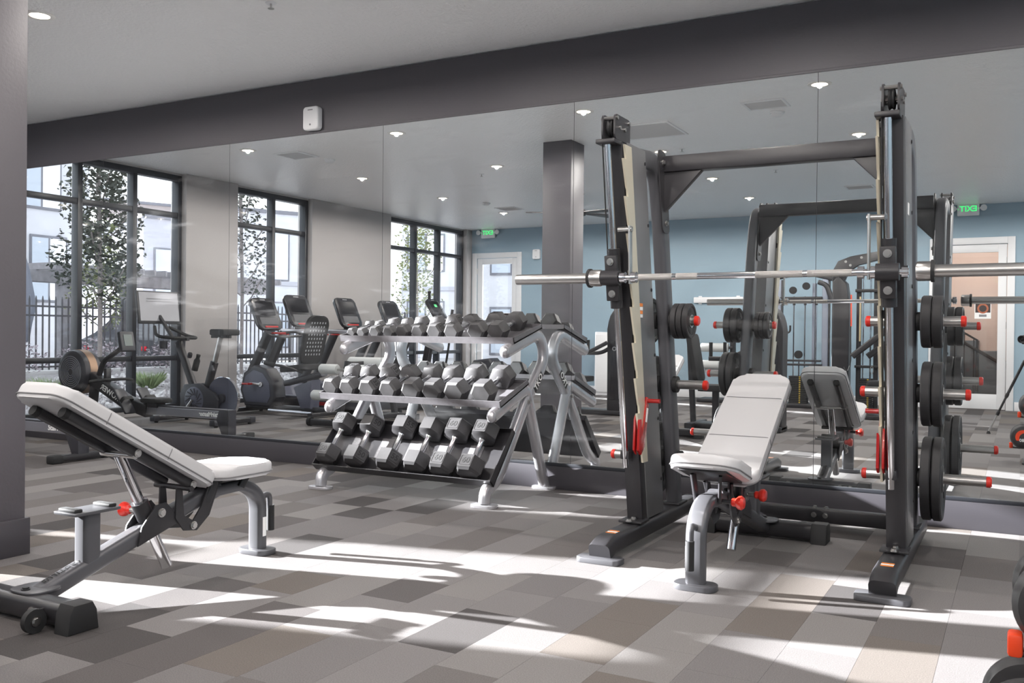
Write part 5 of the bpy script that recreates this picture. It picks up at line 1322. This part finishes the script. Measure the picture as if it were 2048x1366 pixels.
B_('height_scale', mat('ruled_scale_print', (206, 190, 150), 0.5), MB().box((-1.90, -7.535, 1.30), (0.02, 0.006, 0.60)))
B_('press_arm', POWDER_BLACK, MB().rtube([(-1.45, -7.25, 1.22), (-1.95, -7.25, 0.80)], 0.06, 0.08, 0.02))
B_('press_arm', POWDER_BLACK, MB().rtube([(-1.45, -7.40, 1.05), (-1.78, -7.40, 0.80)], 0.06, 0.08, 0.02))
B_('arm_link', POWDER_BLACK, MB().rtube([(-1.62, -7.35, 1.12), (-1.45, -7.35, 0.10)], 0.05, 0.05, 0.012))
B_('red_arm_cap', RED, MB().cyl((-1.45, -7.25, 1.22), (-1.41, -7.25, 1.255), 0.045, n=16))
B_('orange_strap', ORANGE_RED, MB().tube([(-1.99, -7.36, 1.62), (-1.985, -7.36, 1.20)], 0.009, 6))
B_('hanging_cable', GRIP_RUBBER, MB().tube(fillet([(-1.99, -7.34, 1.2), (-1.98, -7.34, 0.72), (-2.02, -7.30, 0.58), (-2.06, -7.3, 0.66)], 0.06), 0.007, 6))
B_('carabiner', STEEL, MB().tube([(-1.73 + 0.018 * math.cos(a), -7.44, 0.62 + 0.05 * math.sin(a)) for a in [2 * math.pi * k / 14 for k in range(14)]], 0.005, 5, closed=True))
B_('seat_pad', GRIP_RUBBER, pad_mesh(0.34, 0.36, 0.07, r=0.06).xf(Matrix.Translation((-1.55, -7.05, 0.46))))
B_('seat_post', POWDER_BLACK, MB().rtube([(-1.55, -7.05, 0.05), (-1.55, -7.05, 0.43)], 0.07, 0.07, 0.012, up=(0, 1, 0)))
B_('seat_foot', POWDER_BLACK, MB().box((-1.60, -7.12, 0.03), (0.30, 0.45, 0.05), 0.01))
# foam roller pads on a frame by the blue wall
fr = thing('leg_machine', 'frame with two pale roller pads and red end knobs by the blue wall', 'gym machine', (-4.2, -8.75, 0))
B_ = lambda n, m_, mb, p=None: obj(n, mb, m_, p or fr, world=True)
B_('post', POWDER_BLACK, MB().rtube([(-3.98, -8.85, 0.04), (-3.98, -8.85, 1.10)], 0.08, 0.09, 0.015, up=(0, 1, 0)))
B_('base_frame', POWDER_BLACK, MB().box((-4.15, -8.85, 0.035), (0.70, 0.40, 0.06), 0.012))
for x0, z in ((-4.46, 0.87), (-4.60, 0.60)):
    r_ = B_('roller_pad', FOAM_GREY, MB().lathe([(0, 0), (0.062, 0), (0.070, 0.012), (0.070, 0.42), (0.062, 0.432), (0, 0.432)], (x0, -8.75, z), (1, 0, 0), 22))
    B_('roller_arm', POWDER_BLACK, MB().rtube([(x0 + 0.40, -8.76, z), (-3.98, -8.80, z)], 0.04, 0.04, 0.01))
    B_('roller_knob', RED, MB().lathe([(0.012, 0.04), (0.022, 0.035), (0.022, 0.02), (0.014, 0.0), (0, 0)], (x0 - 0.045, -8.75, z), (1, 0, 0), 16), r_)
B_('seat_pad', VINYL, pad_mesh(0.36, 0.40, 0.07, r=0.06).xf(Matrix.Translation((-4.25, -8.98, 0.50))))
rail_ = thing('wall_rail', 'long white rail mounted on the blue wall behind the roller pads', 'rail', (-4.5, YF, 1.66))
obj('rail_bar', MB().box((-4.48, YF + 0.035, 1.66), (0.85, 0.05, 0.10), 0.015), WHITE_PLASTIC, rail_, world=True)
for x in (-4.8, -4.15): obj('rail_bracket', MB().box((x, YF + 0.008, 1.66), (0.06, 0.016, 0.14), 0.004), WHITE_PLASTIC, rail_, world=True)
pn = thing('white_cabinet', 'low white cabinet standing beyond the column beside the blue wall', 'cabinet', (-6.2, -9.2, 0))
obj('body', MB().box((-6.2, -9.42, 0.55), (0.62, 0.40, 1.10), 0.008), WHITE_PLASTIC, pn, world=True)
for s_ in (-1, 1):
    dr = obj('door', MB().box((-6.2 + s_ * 0.15, -9.212, 0.56), (0.285, 0.018, 1.0), 0.003), WHITE_PLASTIC, pn, world=True)
    obj('door_pull', MB().box((-6.2 + s_ * 0.03, -9.196, 0.62), (0.012, 0.018, 0.12), 0.003), STEEL, dr, world=True)
# ------------------------------------------------------------------ ceiling fittings
VENT_DARK = mat('vent_duct_grey', (70, 70, 72), 0.7)
VENT_SLAT = mat('vent_slat_grey', (196, 196, 198), 0.5)
def vent(x, y, w_, d_, n, label, along_x=True):
    t = thing('ceiling_vent', label, 'air vent', (x, y, H))
    b = MB()
    for s_ in (-1, 1):
        b.box((s_ * (w_ / 2 - 0.012), 0, -0.005), (0.024, d_, 0.010), 0.002); b.box((0, s_ * (d_ / 2 - 0.012), -0.005), (w_ - 0.048, 0.024, 0.010), 0.002)
    obj('vent_frame', b, WHITE_PLASTIC, t)
    obj('vent_backing', MB().box((0, 0, -0.0015), (w_ - 0.05, d_ - 0.05, 0.003)), VENT_DARK, t)
    for k in range(n):
        if along_x: q = MB().box((0, -d_ / 2 + 0.03 + (d_ - 0.06) * (k + 0.5) / n, -0.006), (w_ - 0.05, 0.010, 0.004), 0, Euler((0.6, 0, 0)))
        else: q = MB().box((-w_ / 2 + 0.03 + (w_ - 0.06) * (k + 0.5) / n, 0, -0.006), (0.010, d_ - 0.05, 0.004), 0, Euler((0, 0.6, 0)))
        obj('vent_slat', q, VENT_SLAT, t)
vent(-1.95, -2.38, 0.36, 0.30, 12, 'white slatted ceiling vent above the smith machine, nearest the mirror')
vent(-3.22, -2.92, 0.62, 0.62, 22, 'large square white ceiling return vent right of the dark column')
vent(-7.22, -2.38, 0.36, 0.36, 12, 'square white ceiling vent above the spin bike')
vent(-1.90, -7.35, 0.36, 0.30, 10, 'white slatted ceiling vent near the blue wall at right')
vent(-7.18, -7.30, 0.36, 0.36, 10, 'square white ceiling vent near the far window corner')
def detector(x, y, label):
    t = thing('smoke_detector', label, 'smoke detector', (x, y, H))
    obj('base', MB().lathe([(0, -0.001), (0.065, -0.001), (0.065, -0.012), (0, -0.012)], n=24), WHITE_PLASTIC, t)
    obj('dome', MB().lathe([(0.055, -0.012), (0.055, -0.025), (0.035, -0.038), (0, -0.04)], n=24), WHITE_PLASTIC, t)
detector(-1.93, -2.72, 'round white smoke detector beside the small vent above the smith machine')
detector(-7.05, -2.75, 'round white smoke detector beside the vent above the spin bike')
detector(-7.2, -6.6, 'round white smoke detector near the far window corner')
def sprinkler(x, y, label):
    t = thing('sprinkler_head', label, 'sprinkler', (x, y, H))
    obj('escutcheon', MB().lathe([(0, 0), (0.035, 0), (0.03, -0.006), (0, -0.006)], n=18), WHITE_PLASTIC, t)
    obj('deflector', MB().lathe([(0.006, -0.006), (0.006, -0.03), (0.02, -0.034), (0.02, -0.036), (0, -0.036)], n=12), STEEL, t)
sprinkler(-5.95, -4.35, 'small sprinkler head between downlights left of the column')
sprinkler(-3.2, -3.9, 'small sprinkler head right of the column')
sprinkler(-2.6, -5.6, 'small sprinkler head in front of the blue wall')
sprinkler(-4.03, -1.42, 'small sprinkler head above the dumbbell rack')

# ------------------------------------------------------------------ ceiling fan behind the column
fan = thing('ceiling_fan', 'dark ceiling fan with broad blades behind the column', 'ceiling fan', (-5.52, -6.35, H))
FAN = mat('dark_fan_blade', (74, 72, 74), 0.45)
obj('canopy', MB().lathe([(0, 0), (0.07, 0), (0.06, -0.04), (0.015, -0.05)], n=20), FAN, fan)
obj('downrod', MB().cyl((0, 0, -0.04), (0, 0, -0.24), 0.012, n=12), FAN, fan)
obj('motor', MB().lathe([(0, -0.22), (0.08, -0.225), (0.10, -0.26), (0.09, -0.31), (0, -0.32)], n=24), FAN, fan)
for k in range(5):
    a = math.radians(72 * k + 8)
    b = MB().prism([(0.10, -0.04), (0.72, -0.085), (0.76, -0.04), (0.76, 0.05), (0.70, 0.085), (0.10, 0.04)], 'z', -0.006, 0.006, 0.002)
    b.xf(Matrix.Translation((0, 0, -0.27)) @ Matrix.Rotation(a, 4, 'Z') @ Matrix.Rotation(math.radians(10), 4, 'X'))
    obj('blade', b, FAN, fan)

# ------------------------------------------------------------------ exit signs
GREEN = mat('green_exit_glow', (60, 220, 110), 0.4, emit=(60, 230, 120), estr=0.75)
def exit_sign(x, label):
    t = thing('exit_sign', label, 'exit sign', (x, YF, 2.98))
    b_ = obj('housing', MB().box((0, 0.03, 0.0), (0.30, 0.05, 0.20), 0.015), WHITE_PLASTIC, t)
    obj('mount', MB().box((0, 0.03, 0.055 + 0.05), (0.10, 0.05, 0.02), 0.004), WHITE_PLASTIC, t)
    lettering('exit_lettering', 'EXIT', 0.115, (0.0, 0.0562, 0.0), (-1, 0, 0), (0, 0, 1), GREEN, b_, world=False, bold=True)
    for s_ in (-1, 1):
        obj('arrow', MB().prism([(s_ * 0.142, 0.0), (s_ * 0.128, 0.018), (s_ * 0.133, 0.0), (s_ * 0.128, -0.018)], 'y', 0.0556, 0.0566), GREEN, b_)
        lp = obj('emergency_lamp', MB().lathe([(0, -0.035), (0.03, -0.03), (0.045, 0.0), (0.045, 0.02), (0, 0.024)], (s_ * 0.205, 0.05, 0.01), (0, 1, 0), 20), WHITE_PLASTIC, t)
        obj('lamp_arm', MB().cyl((s_ * 0.14, 0.035, 0.01), (s_ * 0.19, 0.04, 0.01), 0.012, n=10), WHITE_PLASTIC, lp)
exit_sign(-0.71, 'white exit sign with green letters above the right glazed door')
exit_sign(-8.98, 'white exit sign with green letters above the left glazed door')

# ------------------------------------------------------------------ wall sensor boxes
def sensor(x, y, z, face, label):
    t = thing('wall_sensor', label, 'wall sensor', (x, y, z))
    obj('housing', MB().prism([(a, c) for a, c in rrect(0.155, 0.185, 0.03, 4)], 'y', 0.0, face * 0.06, 0.012, 3), WHITE_PLASTIC, t)
    obj('logo', MB().box((0, face * 0.0605, 0.065), (0.05, 0.001, 0.008)), GREY_PRINT, t)
    obj('status_lens', MB().cyl((0, face * 0.059, -0.05), (0, face * 0.0612, -0.05), 0.008, n=10), GREY_PRINT, t)
sensor(-4.905, 0.006, 2.725, -1, 'white rounded box fixed to the charcoal band above the mirror')
sensor(-7.935, YF, 2.54, 1, 'white rounded box on the blue wall beside the left door')

# ------------------------------------------------------------------ door posters
def poster(x, z, label):
    t = thing('door_poster', label, 'poster', (x, YF - 0.02, z))
    obj('sheet', MB().box((0, 0, 0), (0.22, 0.002, 0.30)), WHITE_PRINT, t)
    obj('photo_print', MB().box((0, 0.0015, 0.04), (0.20, 0.001, 0.20)), mat('dark_poster_print', (54, 44, 44), 0.5), t)
    obj('ring_print', MB().lathe([(0.05, 0), (0.075, 0), (0.075, 0.001), (0.05, 0.001)], (0, 0.002, 0.0), (0, 1, 0), 20, closed=True), mat('rust_poster_print', (170, 96, 66), 0.5), t)
    obj('yellow_strip', MB().box((0, 0.0022, 0.085), (0.20, 0.001, 0.022)), mat('yellow_poster_print', (222, 190, 60), 0.5), t)
    obj('caption_print', MB().box((0, 0.0015, -0.105), (0.10, 0.001, 0.035)), GREY_PRINT, t)
poster(-0.50, 1.50, 'small notice with a round picture taped inside the right door glass')
poster(-8.56, 1.30, 'small notice with a round picture taped inside the left door glass')

# ------------------------------------------------------------------ round-head dumbbell stand at the right edge
ds = thing('dumbbell_stand', 'short dark dumbbell stand with orange lip at the right edge of the view', 'dumbbell stand', (0.16, -3.35, 0))
B_ = lambda n, m_, mb, p=None: obj(n, mb, m_, p or ds, world=True)
B_('post', POWDER_BLACK, MB().rtube([(0.25, -3.35, 0.02), (0.25, -3.35, 0.80)], 0.06, 0.06, 0.012, up=(0, 1, 0)))
B_('base_plate', POWDER_BLACK, MB().prism([(0.19 + a, -3.35 + c) for a, c in rrect(0.34, 0.42, 0.06, 4)], 'z', 0.0, 0.02, 0.004))
for xc, z in ((0.030, 0.228), (0.090, 0.494)):
    B_('cradle_arm', POWDER_BLACK, MB().rtube([(xc - 0.03, -3.345, z - 0.030), (0.25, -3.35, z - 0.030)], 0.05, 0.022, 0.006))
    B_('cradle_lip', ORANGE_RED, MB().box((xc - 0.092, -3.43, z - 0.092), (0.03, 0.05, 0.05), 0.008))
    B_('lip_strut', POWDER_BLACK, MB().rtube([(xc - 0.088, -3.43, z - 0.110), (0.25, -3.37, z - 0.110)], 0.03, 0.014, 0.005))
def round_dumbbell(x, z, label):
    t = thing('round_dumbbell', label, 'dumbbell', (x, -3.345, z), 0, 'round-head dumbbells on the stand')
    for s_ in (-1, 1):
        h = obj('head', MB().lathe([(0, 0.05), (0.070, 0.05), (0.090, 0.056), (0.10, 0.072), (0.10, 0.10), (0.088, 0.124), (0.065, 0.132), (0, 0.132)], (0, 0, 0), (0, s_, 0), 40), RUBBER, t)
        pts = []
        for k in range(11): a = math.radians(60 + 150 * k / 10); pts.append((math.cos(a) * 0.060, math.sin(a) * 0.060))
        for k in range(11): a = math.radians(210 - 150 * k / 10); pts.append((0.013 + math.cos(a) * 0.044, -0.009 + math.sin(a) * 0.044))
        obj('crescent_print', MB().prism(pts, 'y', s_ * 0.1315, s_ * 0.1330), ORANGE_RED, h)
        lettering('head_number', '80', 0.036, (-s_ * 0.012, s_ * 0.1328, -0.028), (-s_, 0, 0), (0, 0, 1), WHITE_PRINT, h, world=False, bold=True)
        lettering('head_lettering', 'TKO', 0.022, (s_ * 0.040, s_ * 0.1328, -0.030), (-s_ * 0.5, 0, -0.86), (s_ * -0.86, 0, 0.5) if s_ > 0 else (0.86, 0, 0.5), WHITE_PRINT, h, world=False, bold=True)
    obj('handle', MB().cyl((0, -0.052, 0), (0, 0.052, 0), 0.017, n=16), CHROME, t)
    return t
round_dumbbell(0.030, 0.228, 'black round dumbbell with orange crescent, lower one on the stand')
round_dumbbell(0.090, 0.494, 'black round dumbbell with orange crescent, upper one on the stand')

# ------------------------------------------------------------------ the photographer's camera on its tripod, seen in the mirror
LENSBLK = mat('camera_black', (30, 30, 33), 0.4)
tc_ = CAM_POS - AX_F * 0.155
tp = thing('camera_tripod', 'black camera on a tripod standing before the right glazed door', 'camera', (tc_.x, tc_.y, 0))
B_ = lambda n, m_, mb, p=None: obj(n, mb, m_, p or tp, world=True)
MC = Matrix((AX_R, AX_F, -AX_D)).transposed().to_4x4(); MC.translation = CAM_POS
B_('camera_body', LENSBLK, MB().box((0, -0.16, -0.005), (0.14, 0.06, 0.10), 0.014).xf(MC))
B_('viewfinder', LENSBLK, MB().box((0, -0.16, 0.058), (0.05, 0.06, 0.03), 0.008).xf(MC))
ln = B_('lens', LENSBLK, MB().lathe([(0.030, -0.130), (0.036, -0.12), (0.038, -0.03), (0.042, -0.022), (0.042, -0.008), (0.036, -0.008), (0.030, -0.03), (0, -0.034)], (0, 0, 0), (0, 1, 0), 28).xf(MC))
B_('lens_ring', STEEL, MB().lathe([(0.0385, -0.075), (0.0395, -0.074), (0.0395, -0.066), (0.0385, -0.065)], (0, 0, 0), (0, 1, 0), 28, closed=True).xf(MC), ln)
B_('lens_glass', SCREEN_DARK, MB().lathe([(0, -0.024), (0.020, -0.027), (0.030, -0.0335), (0, -0.0345)], (0, 0, 0), (0, 1, 0), 24).xf(MC), ln)
B_('tripod_head', LENSBLK, MB().lathe([(0, 0), (0.03, 0), (0.03, 0.02), (0.018, 0.03), (0.02, 0.06), (0.028, 0.065), (0.028, 0.082), (0, 0.082)], (tc_.x, tc_.y, 0.905), (0, 0, 1), 18))
B_('centre_column', LENSBLK, MB().cyl((tc_.x, tc_.y, 0.62), (tc_.x, tc_.y, 0.91), 0.014, n=12))
B_('spider', LENSBLK, MB().lathe([(0, -0.03), (0.04, -0.03), (0.045, 0.0), (0.03, 0.03), (0, 0.03)], (tc_.x, tc_.y, 0.82), (0, 0, 1), 18))
a0 = math.atan2(-5.90 - tc_.y, -0.30 - tc_.x)
for k in range(3):
    a = a0 + 2 * math.pi * k / 3; r_ = 0.385
    top = Vector((tc_.x + math.cos(a) * 0.035, tc_.y + math.sin(a) * 0.035, 0.82)); ft = Vector((tc_.x + math.cos(a) * r_, tc_.y + math.sin(a) * r_, 0.02))
    lg = B_('leg', LENSBLK, MB().cyl(top, top.lerp(ft, 0.5), 0.015, n=12))
    B_('leg_section', LENSBLK, MB().cyl(top.lerp(ft, 0.45), top.lerp(ft, 0.75), 0.012, n=12), lg)
    B_('leg_section', STEEL, MB().cyl(top.lerp(ft, 0.70), ft, 0.0095, n=12), lg)
    for q in (0.49, 0.74): B_('leg_lock', LENSBLK, MB().cyl(top.lerp(ft, q - 0.03), top.lerp(ft, q + 0.02), 0.019, n=12), lg)
    B_('rubber_foot', GRIP_RUBBER, MB().lathe([(0.010, 0.03), (0.02, 0.012), (0.022, 0.0), (0, 0.0)], (ft.x, ft.y, 0.0), (0, 0, 1), 12), lg)
